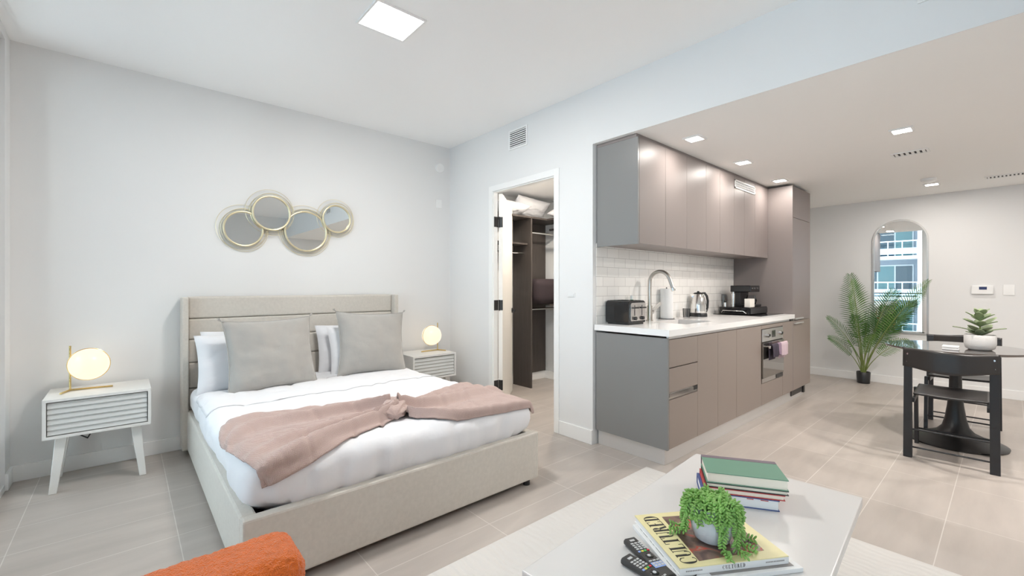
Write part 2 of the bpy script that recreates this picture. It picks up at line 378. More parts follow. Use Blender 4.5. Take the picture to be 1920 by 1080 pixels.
# tower opposite, seen in the mirror
tw = thing('apartment_building', 'white balconied apartment tower reflected in the arched wall mirror', 'building', (-31, 6, -30))
w = MB()
for yc in (-13.4, -4.8, 3.9, 12.5, 21.1): w.box(-29.9, -28.7, yc, yc+.5, -22, 22)
part('column', w, FAC_W, tw)
w = MB()
for k in range(-7, 7): w.box(-31, -28.9, -22, 30, .23+3.07*k, .47+3.07*k)
part('floor_slab', w, FAC_W, tw)
part('facade_wall', MB().box(-34, -31, -22, 30, -22, 22), FAC_G, tw)
for k in range(-2, 3):
    for j in range(4):
        y = 4.95 + (j-1)*8.6 if False else 4.55 + (j-2)*8.62 + 8.62
        z = .50 + 3.07*k
        a = MB(); a.box(-31.0, -30.94, y+.3, y+4.6, z, z+2.45); wi = part('window', a, FAC_W, tw)
        g = MB()
        for q, gm in ((0, 0), (1, 1), (2, 0), (3, 1)): g.box(-30.95, -30.9, y+.38+q*1.06, y+1.34+q*1.06, z+.08, z+2.35, (q + k) % 2)
        part('pane', g, [FAC_GL, FAC_GL2], wi)
        b = MB(); b.bar((-29, y-.2, z+1.07), (-29, y+7.9, z+1.07), .08, .08)
        for q in range(10): b.bar((-29, y-.1+q*.82, z), (-29, y-.1+q*.82, z+1.07), .06)
        part('balcony_rail', b, FAC_W, tw)
        part('balcony_glass', MB().box(-29.02, -28.98, y-.2, y+7.9, z+.1, z+.55), FAC_RG, tw)
# kitchen side door casing + closet door
cs = MB()
cs.box(XD-.012, XD+.001, 2.475, 2.53, .0005, 2.21).box(XD-.012, XD+.001, 3.352, 3.41, .0005, 2.21).box(XD-.012, XD+.001, 2.53, 3.352, 2.155, 2.21)
cs.box(XD+.001, XD+.119, 2.518, 2.531, .0005, 2.155).box(XD+.001, XD+.049, 3.344, 3.36, .0005, 2.155).box(XD+.001, XD+.049, 2.531, 3.344, 2.145, 2.156)
struct('trim_1', cs, TRIM, bevel=.002)
dr = sroot('door_1', (2.782, 3.325, .01))
# leaf swung into the closet; hinge edge towards us
ang = math.atan2(3.861-3.325, 3.378-2.775)
def leafpt(s, t, z): # s along leaf, t across
    ca, sa = math.cos(ang), math.sin(ang); return Vector((2.782 + s*ca + t*sa, 3.325 + s*sa - t*ca, z))
lf = MB(); lf.hexa([leafpt(0,-.02,.012), leafpt(.80,-.02,.012), leafpt(.80,.02,.012), leafpt(0,.02,.012)], [leafpt(0,-.02,2.14), leafpt(.80,-.02,2.14), leafpt(.80,.02,2.14), leafpt(0,.02,2.14)])
part('door_leaf', lf, CREAM, dr, bevel=.002)
for z in (.25, 1.04, 1.86):
    h = MB(); h.box(2.712, 2.762, 3.339, 3.3435, z-.05, z+.05)
    h.cyl((2.768, 3.330, z-.052), (2.768, 3.330, z+.052), .008, 8)
    h.hexa([leafpt(-.004,-.021,z-.05), leafpt(.003,-.021,z-.05), leafpt(.003,.0215,z-.05), leafpt(-.004,.0215,z-.05)], [leafpt(-.004,-.021,z+.05), leafpt(.003,-.021,z+.05), leafpt(.003,.0215,z+.05), leafpt(-.004,.0215,z+.05)])
    part('hinge', h, BLACK, dr, label='dark bronze hinge')
h = MB(); h.cyl(leafpt(.74, .018, .95), leafpt(.74, .028, .95), .028, 14); h.cyl(leafpt(.74, .02, .95), leafpt(.74, .06, .95), .009, 8)
h.bar(leafpt(.74, .06, .95), leafpt(.63, .06, .95), .014, .018)
part('door_handle', h, BLACK, dr, label='black lever handle')

# ============================================================ ceiling + wall fittings
def ceil_panel(name, label, x0, x1, y0, y1, z, power, col, group=None, m=LAMPW, cat='ceiling light', fr=.012):
    t = thing(name, label, cat, ((x0+x1)/2, (y0+y1)/2, z-.012), 0, group)
    f = MB(); f.box(x0-fr, x1+fr, y0-fr, y0, z-.010, z-.0005).box(x0-fr, x1+fr, y1, y1+fr, z-.010, z-.0005).box(x0-fr, x0, y0, y1, z-.010, z-.0005).box(x1, x1+fr, y0, y1, z-.010, z-.0005)
    part('frame', f, TRIM, t)
    part('diffuser', MB().box(x0, x1, y0, y1, z-.007, z-.001), m, t)
    a = area('lamp', ((x0+x1)/2, (y0+y1)/2, z-.014), (0,0,0), x1-x0, y1-y0, power, col); a.parent = t; a.location = (0, 0, -.004)
    return t
ceil_panel('ceiling_light', 'square flush panel light on the bedroom ceiling above the bed', 1.015, 1.293, 2.235, 2.496, ZC, 26, (1, .97, .93))
dl = []
for i, (x, y, lab, pw) in enumerate(((3.17, 1.545, 'square downlight nearest the header, first of the row beside the wall cabinets', 3.2),
                              (4.10, 1.556, 'square downlight halfway along the row beside the wall cabinets', 3.2),
                              (5.08, 1.57, 'square downlight beside the tall cabinet, farthest of the row along the wall cabinets', 3.2),
                              (4.10, .50, 'square downlight in the open ceiling nearest the rectangular air vent', 19),
                              (4.10, -.62, 'square fill downlight added over the walkway, unseen beyond the right picture edge', 21),  # unseen fixture added to brighten the kitchen
                              (5.30, -.62, 'square fill downlight added near the dining table, unseen right of the picture edge', 18),  # also added out of view, as kitchen fill
                              (6.49, .55, 'square downlight beside the round smoke detector near the far wall', 6))):
    dl.append(ceil_panel('downlight', lab, x-.05, x+.05, y-.05, y+.05, ZK, pw, (1, .935, .87), 'kitchen downlights', LAMPK, fr=.014))
def grille(name, label, cx, cy, cz, w, h, axis, n, vert=True, slant=0):
    """axis 'z': in a ceiling (w along y, h along x); 'x': on a wall facing -x (w along y, h along z); 'y': facing -y (w along x)"""
    t = thing(name, label, 'air vent', (cx, cy, cz - (h/2 if axis != 'z' else .01)))
    def Bx(mb, a0, a1, b0, b1, d0, d1):
        if axis == 'z': mb.box(cx+b0, cx+b1, cy+a0, cy+a1, cz-d1, cz-d0)
        elif axis == 'x': mb.box(cx-d1, cx-d0, cy+a0, cy+a1, cz+b0, cz+b1)
        else: mb.box(cx+a0, cx+a1, cy-d1, cy-d0, cz+b0, cz+b1)
    f = MB(); e = .016
    Bx(f, -w/2-e, w/2+e, -h/2-e, -h/2, .0005, .008); Bx(f, -w/2-e, w/2+e, h/2, h/2+e, .0005, .008)
    Bx(f, -w/2-e, -w/2, -h/2, h/2, .0005, .008); Bx(f, w/2, w/2+e, -h/2, h/2, .0005, .008); part('frame', f, TRIM, t)
    bk = MB(); Bx(bk, -w/2, w/2, -h/2, h/2, .0003, .0012); part('backing', bk, VENTD, t)
    for k in range(n):
        s_ = MB()
        if vert: a = -w/2 + w*(k+.5)/n; Bx(s_, a-w/n*.27, a+w/n*.27, -h/2, h/2, .0015, .007)
        else: a = -h/2 + h*(k+.5)/n; Bx(s_, -w/2, w/2, a-h/n*.24, a+h/n*.24, .0015, .007)
        part('slat', s_, TRIM, t)
    return t
grille('wall_vent', 'white louvred return vent high on the wall above the closet door', XD, 2.988, 2.59, .22, .15, 'x', 8, False)
grille('wall_vent', 'white louvred vent high on the header, cut by the top edge of the picture', XD, .15, 2.60, .22, .15, 'x', 8, False)
grille('ceiling_vent', 'small louvred vent in the kitchen ceiling between the downlights', 4.84, .54, ZK, .20, .10, 'z', 6)
grille('ceiling_vent', 'long louvred vent in the kitchen ceiling at the right edge near the far wall', 6.53, -.06, ZK, .42, .10, 'z', 16)
sdm = MB(); sdm.lathe([(.0, ZK-.035), (.04, ZK-.035), (.058, ZK-.025), (.062, ZK-.001)], 6.15, .545, 28)
single('smoke_detector', sdm, TRIM, 'round white smoke detector on the kitchen ceiling beside the last downlight', 'smoke detector')
sdm = MB(); sdm.add([], []); sdm.lathe([(.0, 0), (.045, 0), (.05, -.008), (.05, -.03)], 0, 0, 24)
sdm.xform(Matrix.Translation((2.57, YB-.031, 2.515)) @ Matrix.Rotation(R(90), 4, 'X'))
single('wall_detector', sdm, TRIM, 'round white detector high on the bed wall near the corner', 'detector')
single('cover_plate', MB().box(2.53, 2.60, YB-.008, YB-.0005, 2.08, 2.17), TRIM, 'small blank white wall plate below the round detector', 'wall plate', bevel=.002)
t = thing('light_switch', 'small white wall switch plate between the closet door and the kitchen', 'light switch', (XD-.004, 2.343, 1.13))
part('plate', MB().box(XD-.006, XD-.0005, 2.305, 2.382, 1.138, 1.172), WALL, t, bevel=.0015)
part('rocker', MB().box(XD-.009, XD-.005, 2.315, 2.372, 1.148, 1.162), WALL, t)
t = thing('thermostat', 'white wall thermostat with a small blue display', 'thermostat', (XF-.02, .20, 1.14))
part('housing', MB().box(XF-.03, XF-.0005, .115, .285, 1.14, 1.235), TRIM, t, bevel=.006)
part('display', MB().box(XF-.032, XF-.029, .165, .225, 1.19, 1.222), SCREEN, t)
t = thing('wall_switch', 'square white light switch right of the thermostat', 'light switch', (XF-.01, .0, 1.13))
part('plate', MB().box(XF-.008, XF-.0005, -.04, .045, 1.13, 1.245), TRIM, t, bevel=.002)
part('rocker', MB().box(XF-.013, XF-.007, -.014, .018, 1.155, 1.22), TRIM, t)

# arched mirror
am = thing('arched_mirror', 'tall arched wall mirror with thin silver frame beside the palm', 'mirror', (XF-.02, .90, .65))
def arch(y0, y1, z0, z1, n=28):
    r = (y1-y0)/2; c = (y0+y1)/2; P = [(y0, z0), (y1, z0)]
    P += [(c + r*math.cos(PI*k/n), z1-r + r*math.sin(PI*k/n)) for k in range(n+1)]
    return P
part('mirror_glass', MB().prism(arch(.645, 1.155, .655, 2.05), 'x', XF-.014, XF-.003), MIRROR, am)
fr = MB(); A_ = arch(.637, 1.163, .647, 2.058); B_ = arch(.655, 1.145, .665, 2.04)
n_ = len(A_)
vs = [(XF-.022, *p) for p in A_] + [(XF-.022, *p) for p in B_] + [(XF-.001, *p) for p in A_] + [(XF-.001, *p) for p in B_]
fs = []
for i in range(n_):
    j = (i+1) % n_
    fs += [(i, j, n_+j, n_+i), (i, 2*n_+i, 2*n_+j, j), (n_+i, n_+j, 3*n_+j, 3*n_+i)]
fr.add(vs, fs, 0); part('mirror_frame', fr, NICKEL, am)

# ring mirrors on the bed wall
rm = thing('ring_mirror_decor', 'gold wire wall decor of four overlapping round mirrors above the bed', 'wall mirror', (1.05, YB-.02, 1.6))
for (cx, cz, r, yy) in ((.716, 1.690, .138, .030), (.916, 1.836, .140, .045), (1.192, 1.708, .172, .030), (1.452, 1.842, .122, .045)):
    d = MB(); d.lathe([(0, 0), (r-.006, 0), (r-.006, -.006)], 0, 0, 48); d.xform(Matrix.Translation((cx, YB-yy, cz)) @ Matrix.Rotation(R(90), 4, 'X'))
    part('mirror_disc', d, MIRROR, rm)
    g = MB(); g.tube([(cx + r*math.cos(2*PI*k/56), YB-yy-.004, cz + r*math.sin(2*PI*k/56)) for k in range(56)], .0085, 8, closed=True)
    part('gold_ring', g, GOLD, rm)
    for q, (dr_, ox, oz) in enumerate(((.022, .006, .004), (.044, -.006, .012), (.034, .008, -.010))):
        g = MB(); rr = r + dr_
        g.tube([(cx+ox + rr*math.cos(2*PI*k/56), YB-yy+.012+.004*q, cz+oz + rr*math.sin(2*PI*k/56)) for k in range(56)], .0018, 6, closed=True)
        part('wire_hoop', g, GOLD, rm)

# ============================================================ kitchen
YF = 1.52
def front(mb, x0, x1, z0, z1, y=YF): return mb.box(x0+.0015, x1-.0015, y, y+.019, z0+.0015, z1-.0015)
def base_unit(label, x0, x1, doors, end=False):
    t = thing('base_cabinet', label, 'cabinet', ((x0+x1)/2, 1.82, .115), 0, None)
    part('body', MB().box(x0+.001, x1-.001, YF+.021, YK-.015, .12, .864), CAB, t)
    for d in doors:
        if d[0] == 'door': part('door', front(MB(), d[1], d[2], .118, .862), CAB, t, bevel=.0012)
    return t
b1 = base_unit('taupe drawer base cabinet with grey end panel at the near end of the counter', 2.757, 3.165, [])
part('end_panel', MB().box(2.737, 2.756, YF, YK-.015, .115, .872), CABG, b1, label='grey end panel', bevel=.0012)
for z0, z1 in ((.670, .862), (.500, .666), (.118, .452)):
    d = part('drawer', front(MB(), 2.757, 3.165, z0, z1), CAB, b1, bevel=.0012)
hh = MB(); hh.box(2.76, 3.163, YF+.004, YF+.020, .456, .498, 0); hh.box(2.76, 3.10, YF-.001, YF+.003, .470, .496, 0); hh.box(3.10, 3.163, YF-.0005, YF+.003, .470, .498, 1)
part('pull_channel', hh, [CHROME, BLACK], b1, label='chrome finger pull channel')
base_unit('tall taupe base door left of the sink centre, second from the near counter end', 3.165, 3.505, [('door', 3.165, 3.505)])
base_unit('taupe base door right of the sink centre, third from the near counter end', 3.505, 3.863, [('door', 3.505, 3.863)])
base_unit('wide taupe base door immediately left of the oven', 3.863, 4.42, [('door', 3.863, 4.42)])
b5 = base_unit('taupe cabinet that houses the built-in oven above a drawer front', 4.42, 5.0, [])
part('drawer', front(MB(), 4.42, 5.0, .118, .318), CAB, b5, bevel=.0012)
part('filler', front(MB(), 4.42, 5.0, .826, .862), CAB, b5)
base_unit('narrow taupe base door between the oven and the tall cabinet', 5.0, 5.31, [('door', 5.0, 5.31)])
# oven
ov = thing('oven', 'built-in steel oven with mirrored glass door and towels on its bar', 'oven', (4.71, 1.5, .322))
part('control_panel', MB().box(4.43, 4.99, YF-.006, YF+.018, .705, .822), STEEL, ov, bevel=.002)
for kx in (4.55, 4.90):
    k = MB(); k.cyl((kx, YF-.006, .765), (kx, YF-.030, .765), .021, 20); k.cyl((kx, YF-.03, .765), (kx, YF-.034, .765), .012, 14, 1)
    part('knob', k, [CHROME, BLACK], ov)
part('clock_display', MB().box(4.68, 4.77, YF-.008, YF-.005, .735, .80), GLOSSB, ov)
part('oven_door', MB().box(4.43, 4.99, YF-.014, YF+.018, .368, .698), OVENG, ov, label='mirrored glass door', bevel=.002)
part('lower_trim', MB().box(4.43, 4.99, YF-.002, YF+.018, .322, .362).box(4.80, 4.99, YF-.006, YF-.0025, .325, .36, 1), [STEEL, BLACK], ov)
h = MB(); h.bar((4.46, YF-.055, .662), (4.965, YF-.055, .662), .014, .024); h.cyl((4.50, YF-.014, .662), (4.50, YF-.055, .662), .008, 8); h.cyl((4.925, YF-.014, .662), (4.925, YF-.055, .662), .008, 8)
part('door_handle', h, CHROME, ov, bevel=.002)
def towel(name, label, x0, x1, drop, drop2, m, seed):
    def fn(u, v):
        x = x0 + (x1-x0)*v; s = (u - .45) * (drop + drop2)
        wv = .006*math.sin(v*9+seed) * min(1, abs(s)*8)
        zt = .6845
        if abs(s) < .02: y = -.055 + s*.6; z = zt - abs(s)*.2
        elif s > 0: y = -.055 + .017 + .002; z = zt - s; y = -.055+.0165
        else: y = -.055-.014 - wv - .01*abs(s); z = zt + s
        return (x + .004*math.sin(u*5+seed), YF + y, z)
    w = MB(); w.grid(fn, 40, 16)
    return single(name, w, m, label, 'towel', 'towels on the oven bar', solid=.004)
towel('tea_towel', 'dark striped tea towel hanging on the left of the oven bar', 4.50, 4.66, .19, .08, TOWELD, 1)
towel('tea_towel', 'narrow mauve tea towel hanging between the dark and the pale pink ones', 4.665, 4.74, .17, .08, mat('mauve_towel', (.28, .2, .27), .95), 2)
towel('tea_towel', 'pale pink tea towel hanging on the right of the oven bar', 4.745, 4.93, .21, .08, TOWELP, 3)
# rail + toe kick
single('counter_rail', MB().box(2.757, 5.305, YF+.006, YF+.020, .865, .8855).box(5.225, 5.305, YF-.004, YF+.005, .862, .8855, 1), [ALU, BLACK], 'thin aluminium grip rail under the white worktop front', 'trim rail')
single('plinth', MB().box(2.778, 5.80, 1.556, 1.572, .0005, .113).box(2.762, 2.778, 1.556, YK-.02, .0005, .113), ALU, 'aluminium plinth strip along the foot of the base cabinets', 'plinth', bevel=.001)
single('plinth_vent', MB().box(5.36, 5.70, 1.547, 1.5555, .045, .10).box(5.74, 5.785, 1.535, 1.5555, .03, .11), BLACK, 'black ventilation slot in the plinth under the tall cabinet', 'vent')
# worktop with sink cut-out
wt = MB(); x0, x1, y0, y1 = 2.72, 5.308, 1.50, YK-.013; sx0, sx1, sy0, sy1 = 3.27, 3.72, 1.66, 1.96
for a in ((x0, sx0, y0, y1), (sx1, x1, y0, y1), (sx0, sx1, y0, sy0), (sx0, sx1, sy1, y1)): wt.box(a[0], a[1], a[2], a[3], .8865, .93)
single('worktop', wt, QUARTZ, 'long white quartz kitchen worktop over the taupe base cabinets', 'worktop')
sk = thing('kitchen_sink', 'undermount steel sink let into the white worktop', 'sink', (3.495, 1.81, .74))
s_ = MB(); s_.box(sx0-.01, sx0, sy0-.01, sy1+.01, .87, .886).box(sx1, sx1+.01, sy0-.01, sy1+.01, .87, .886).box(sx0, sx1, sy0-.01, sy0, .87, .886).box(sx0, sx1, sy1, sy1+.01, .87, .886)
part('basin', s_, STEEL, sk)
# faucet
fc = thing('kitchen_faucet', 'tall gooseneck brushed nickel faucet behind the sink', 'faucet', (3.38, 2.045, .93))
fy = 2.045
part('body', MB().cyl((3.38, fy, .93), (3.38, fy, 1.06), .024, 20).cyl((3.38, fy, .93), (3.38, fy, .936), .03, 20), NICKEL, fc)
pts = [(3.38, fy, 1.05), (3.38, fy, 1.22)]
for k in range(1, 15):
    a = PI - k*PI*.88/14; pts.append((3.38, fy - .095 - .095*math.cos(a), 1.255 + .095*math.sin(a)))
e = pts[-1]; pts.append((e[0], e[1]-.030, e[2]-.08))
part('spout', MB().tube(pts, .0155, 14), NICKEL, fc)
q = pts[-1]; part('spray_head', MB().tube([q, (q[0], q[1]-.008, q[2]-.022)], .0185, 14), CHROME, fc)
part('lever', MB().bar((3.40, fy, 1.0), (3.54, fy-.01, 1.075), .014, .028).cyl((3.38, fy, .99), (3.43, fy, 1.005), .018, 12), CHROME, fc)
# upper cabinets
YU = 1.758
def wall_unit(label, xs, grille_=False, endp=False):
    t = thing('wall_cabinet', label, 'cabinet', ((xs[0]+xs[-1])/2, 1.95, 1.535))
    part('body', MB().box(xs[0]+.001, xs[-1]-.001, YU+.02, YK-.015, 1.541, 2.296), CABU, t)
    for a, b in zip(xs, xs[1:]): part('door', MB().box(a+.0015, b-.0015, YU, YU+.019, 1.535, 2.297), CABU, t, bevel=.0012)
    return t
u1 = wall_unit('double-door taupe wall cabinet nearest the header, with grey end panel', [2.77, 3.134, 3.473])
part('end_panel', MB().box(2.75, 2.769, YU, YK-.015, 1.53, 2.30), CABG, u1, label='grey end panel', bevel=.0012)
wall_unit('double-door taupe wall cabinet in the middle of the row, left of the single door', [3.473, 3.82, 4.098])
wall_unit('single-door taupe wall cabinet left of the one with the white grille', [4.098, 4.41])
u4 = wall_unit('double-door taupe wall cabinet with a white vent grille at its top', [4.41, 4.66, 4.935])
gv = MB(); gx0, gx1, gz0, gz1 = 4.42, 4.92, 2.180, 2.262; yy = YU-.0005
gv.box(gx0, gx1, yy-.006, yy, gz0, gz0+.012).box(gx0, gx1, yy-.006, yy, gz1-.012, gz1).box(gx0, gx0+.014, yy-.006, yy, gz0, gz1).box(gx1-.014, gx1, yy-.006, yy, gz0, gz1)
gv.box(gx0, gx1, yy-.001, yy, gz0, gz1, 1)
for k in range(22):
    x = gx0+.02 + k*.022; gv.bar((x, yy-.003, gz0+.01), (x+.03, yy-.003, gz1-.01), .004, .004, 0); gv.bar((x+.03, yy-.003, gz0+.01), (x, yy-.003, gz1-.01), .004, .004, 0)
part('vent_grille', gv, [TRIM, VENTD], u4, label='white perforated vent grille')
wall_unit('narrow taupe wall cabinet in the corner against the tall cabinet', [4.935, 5.305])
single('cabinet_filler', MB().box(2.75, 5.93, YF+.25, YK-.015, 2.301, ZK-.001), CABU, 'taupe filler strip between the wall cabinets and the ceiling', 'filler strip')
tc_ = thing('tall_cabinet', 'tall taupe built-in refrigerator cabinet at the far end of the kitchen', 'cabinet', (5.62, 1.8, .115))
part('body', MB().box(5.311, 5.926, YF+.021, YK-.015, .118, 2.30), CABU, tc_)
part('side_panel', MB().box(5.3085, 5.325, YF, YF+.0205, .118, 2.30), CABU, tc_)
part('door', MB().box(5.327, 5.928, YF, YF+.019, 1.963, 2.297), CABU, tc_, label='short top door', bevel=.0012)
part('door', MB().box(5.327, 5.928, YF, YF+.019, .862, 1.959), CABU, tc_, label='long middle door', bevel=.0012)
part('door', MB().box(5.327, 5.928, YF, YF+.019, .118, .858), CAB, tc_, label='lower door', bevel=.0012)
for z in (.882, .832): part('handle', MB().bar((5.345, YF-.014, z), (5.62, YF-.014, z), .012, .012).box(5.35, 5.36, YF-.014, YF, z-.004, z+.004).box(5.60, 5.61, YF-.014, YF, z-.004, z+.004), ALU, tc_)
# toaster
to = thing('toaster', 'black and steel four-slice toaster at the near end of the worktop', 'toaster', (2.965, 2.000, .93), 0)
def rr(x0, x1, z0, z1, r, n=6):
    P = []
    for cx, cz, a0 in ((x1-r, z1-r, 0), (x0+r, z1-r, 90), (x0+r, z0+.012, 180), (x1-r, z0+.012, 270)):
        r2 = r if cz > z0+.02 else .012
        cx2 = cx if cz > z0+.02 else (x0+.012 if cx < (x0+x1)/2 else x1-.012)
        for k in range(n+1):
            a = R(a0 + 90*k/n); P.append((cx2 + r2*math.cos(a), cz + r2*math.sin(a)))
    return P
part('shell', MB().prism(rr(-.115, .115, .012, .185, .03), 'y', -.100, .112, 0, False), GLOSSB, to, world=False, bevel=.004)
part('front_plate', MB().prism(rr(-.098, .104, .03, .168, .02), 'y', -.108, -.099), STEEL, to, world=False)
part('feet', MB().box(-.10, .10, -.09, .10, 0, .012), BLACK, to, world=False)
for x in (-.048, .052):
    part('slot_track', MB().box(x-.002, x+.002, -.1105, -.1075, .07, .15), BLACK, to, world=False)
    part('lever', MB().box(x-.032, x+.032, -.130, -.108, .125, .136), BLACK, to, world=False, bevel=.003)
    part('dial', MB().cyl((x, -.108, .05), (x, -.124, .05), .014, 16), BLACK, to, world=False)
sl = MB()
for x in (-.088, -.042, .012, .060): sl.box(x, x+.024, -.08, .09, .1845, .186)
part('bread_slots', sl, DARK, to, world=False)
sb = thing('soap_bottle', 'small clear bottle of green dish soap behind the toaster', 'bottle', (3.17, 2.085, .93))
part('bottle', MB().lathe([(0, .93), (.022, .93), (.024, .95), (.024, 1.07), (.020, 1.10), (.012, 1.115)], 3.17, 2.085, 20), GREENG, sb)
part('cap', MB().lathe([(.013, 1.115), (.013, 1.145), (.008, 1.15), (0, 1.15)], 3.17, 2.085, 16), CLEARP, sb)
pt = thing('paper_towel_roll', 'white paper towel roll standing on the worktop behind the faucet', 'paper towels', (3.69, 2.06, .93))
part('roll', MB().lathe([(.018, .935), (.055, .935), (.055, 1.205), (.018, 1.205)], 3.69, 2.06, 36), mat('towel_paper', (.86, .86, .86), .9), pt)
part('holder_base', MB().lathe([(0, .93), (.07, .93), (.07, .935), (0, .935)], 3.69, 2.06, 32), BLACK, pt)
part('holder_rod', MB().cyl((3.69, 2.06, .935), (3.69, 2.06, 1.215), .006, 10), BLACK, pt)
single('glass_tumbler', MB().lathe([(0, .931), (.030, .931), (.034, 1.015), (.032, 1.015), (.028, .936), (0, .936)], 4.02, 2.04, 24), TUMBLER, 'small clear tumbler between the paper towels and the kettle', 'glass')
kt = thing('electric_kettle', 'steel electric kettle with black lid and handle on the worktop', 'kettle', (4.24, 2.03, .93))
part('base', MB().lathe([(0, .93), (.082, .93), (.082, .958), (.076, .966), (0, .966)], 4.24, 2.03, 32), BLACK, kt)
part('body', MB().lathe([(.078, .967), (.080, .98), (.075, 1.04), (.062, 1.10), (.047, 1.145), (.044, 1.15), (0, 1.15)], 4.24, 2.03, 36), CHROME, kt)
part('lid', MB().lathe([(.046, 1.151), (.04, 1.162), (.012, 1.168), (.010, 1.178), (0, 1.18)], 4.24, 2.03, 24), BLACK, kt)
hx, hy = 4.24, 2.03; dx, dy = .80, -.60
part('handle', MB().tube([(hx+dx*a, hy+dy*a, z) for a, z in ((.042, 1.158), (.065, 1.16), (.088, 1.13), (.098, 1.08), (.095, 1.02), (.083, .975))], [.009, .011, .012, .012, .011, .009], 10), BLACK, kt)
part('spout', MB().hexa([(hx-dx*.045-.01, hy-dy*.045-.012, 1.10), (hx-dx*.045+.01, hy-dy*.045+.012, 1.10), (hx-dx*.07, hy-dy*.07, 1.125), (hx-dx*.07, hy-dy*.07, 1.125)], [(hx-dx*.03-.012, hy-dy*.03-.016, 1.148), (hx-dx*.03+.012, hy-dy*.03+.016, 1.148), (hx-dx*.082, hy-dy*.082, 1.148), (hx-dx*.082, hy-dy*.082, 1.148)]), CHROME, kt)
single('cooktop', MB().box(4.66, 5.285, 1.60, 2.07, .9305, .936), GLOSSB, 'flat black glass cooktop set on the worktop by the tall cabinet', 'cooktop', bevel=.001)
ty = thing('pod_drawer', 'wide black pod drawer under the coffee maker', 'drawer stand', (4.940, 1.86, .9365))
part('case', MB().box(4.710, 5.200, 1.73, 2.03, .937, 1.012), GLOSSB, ty, bevel=.006)
part('drawer', MB().box(4.725, 5.185, 1.722, 1.7295, .945, 1.0), BLACK, ty, bevel=.002)
part('wire_handle', MB().tube([(4.705, 1.76, .95), (4.685, 1.78, .975), (4.685, 1.98, .975), (4.705, 2.0, .95)], .005, 8), CHROME, ty)
cm = thing('coffee_maker', 'black coffee maker standing on the pod drawer', 'coffee maker', (5.020, 1.88, 1.0125))
part('base', MB().box(4.910, 5.160, 1.775, 1.99, 1.0125, 1.035), BLACK, cm, bevel=.004)
part('tower', MB().box(4.920, 5.150, 1.90, 1.99, 1.035, 1.165), BLACK, cm, bevel=.004)
part('head', MB().box(4.905, 5.160, 1.79, 1.995, 1.165, 1.235), GLOSSB, cm, bevel=.006)
part('carafe', MB().lathe([(0, 1.036), (.045, 1.036), (.055, 1.075), (.04, 1.12), (.042, 1.13)], 5.060, 1.84, 24), TUMBLER, cm)
for i, x in enumerate((4.950, 5.020, 5.090)): part('button', MB().cyl((x, 1.79, 1.205), (x, 1.785, 1.205), .008, 10), CHROME, cm)
single('card_box', MB().box(4.770, 4.890, 1.745, 1.80, 1.0125, 1.098), mat('cream_card', (.82, .78, .72), .6), 'square cream card box leaning before the coffee maker', 'box', bevel=.002)
st = MB(); st.cyl((4.820, 1.93, 1.0125), (4.820, 1.93, 1.15), .016, 16); st.cyl((4.820, 1.93, 1.15), (4.820, 1.93, 1.168), .010, 12)
single('milk_frother', st, CHROME, 'slim silver canister behind the cream card box', 'canister')
for (x, y, lab) in ((5.245, 1.99, 'small dark mug right of the coffee maker, nearer the wall'), (5.24, 1.875, 'small dark mug right of the coffee maker, nearer the worktop edge')):
    mg = thing('coffee_mug', lab, 'mug', (x, y, .9365), 0, 'dark mugs by the coffee maker')
    part('cup', MB().lathe([(0, .9365), (.028, .9365), (.034, 1.02), (.031, 1.02), (.026, .942), (0, .942)], x, y, 22), mat('mug_grey', (.07, .07, .07), .3), mg)
    part('handle', MB().tube([(x+.032, y-.004, 1.005), (x+.052, y-.01, .995), (x+.052, y-.01, .965), (x+.032, y-.004, .955)], .004, 8), MATS['mug_grey'], mg)
single('salt_shaker', MB().cyl((4.765, 1.99, 1.0125), (4.765, 1.99, 1.055), .014, 14).cyl((4.765, 1.99, 1.055), (4.765, 1.99, 1.075), .012, 14, 1), [CHROME, BLACK], 'small shaker with black top at the wall end of the pod drawer', 'shaker')
t = thing('wall_outlet', 'white socket on the tiled backsplash behind the pod drawer', 'outlet', (5.05, YK-.014, 1.02))
part('plate', MB().box(5.02, 5.10, YK-.018, YK-.0125, 1.02, 1.13), TRIM, t, bevel=.0015)
part('socket', MB().box(5.045, 5.075, YK-.020, YK-.0178, 1.045, 1.105), CREAM, t)

# ============================================================ closet contents
cl = thing('closet_organiser', 'dark wood closet shelving with chrome hanging rods behind the open door', 'closet shelving', (3.7, 4.0, .0))
part('divider', MB().box(3.655, 3.675, 3.80, 4.124, .0005, 2.045), WOODD, cl)
part('divider', MB().box(2.96, 2.98, 3.82, 4.124, .30, 2.045), WOODD, cl)
part('back_panel', MB().box(3.677, 4.224, 4.112, 4.124, .105, 2.045), WOODD, cl)
part('top_shelf', MB().box(2.90, 4.238, 3.80, 4.125, 2.046, 2.066).box(3.93, 4.238, 2.30, 3.80, 2.046, 2.066), WOODD, cl)
part('shelf', MB().box(2.982, 3.653, 3.86, 4.11, 1.73, 1.75), WOODD, cl)
part('shelf', MB().box(3.93, 4.238, 2.30, 3.96, .99, 1.01), WOODD, cl)
part('hanging_rod', MB().cyl((2.982, 3.93, 1.63), (3.653, 3.93, 1.63), .014, 12), CHROME, cl)
part('hanging_rod', MB().cyl((3.677, 3.93, 1.90), (4.236, 3.93, 1.90), .014, 12), CHROME, cl)
part('hanging_rod', MB().cyl((3.677, 3.93, .945), (4.236, 3.93, .945), .014, 12), CHROME, cl)
part('hanging_rod', MB().cyl((3.98, 2.32, 1.93), (3.98, 3.80, 1.93), .014, 12), BLACK, cl)
bl = MB(); bl.box(3.70, 4.21, 3.72, 4.08, 1.011, 1.32)
bo = single('folded_blanket', bl, PLUM, 'plum-brown rolled blanket on the closet shelf', 'blanket', bevel=.09)
bo.modifiers['bevel'].segments = 5
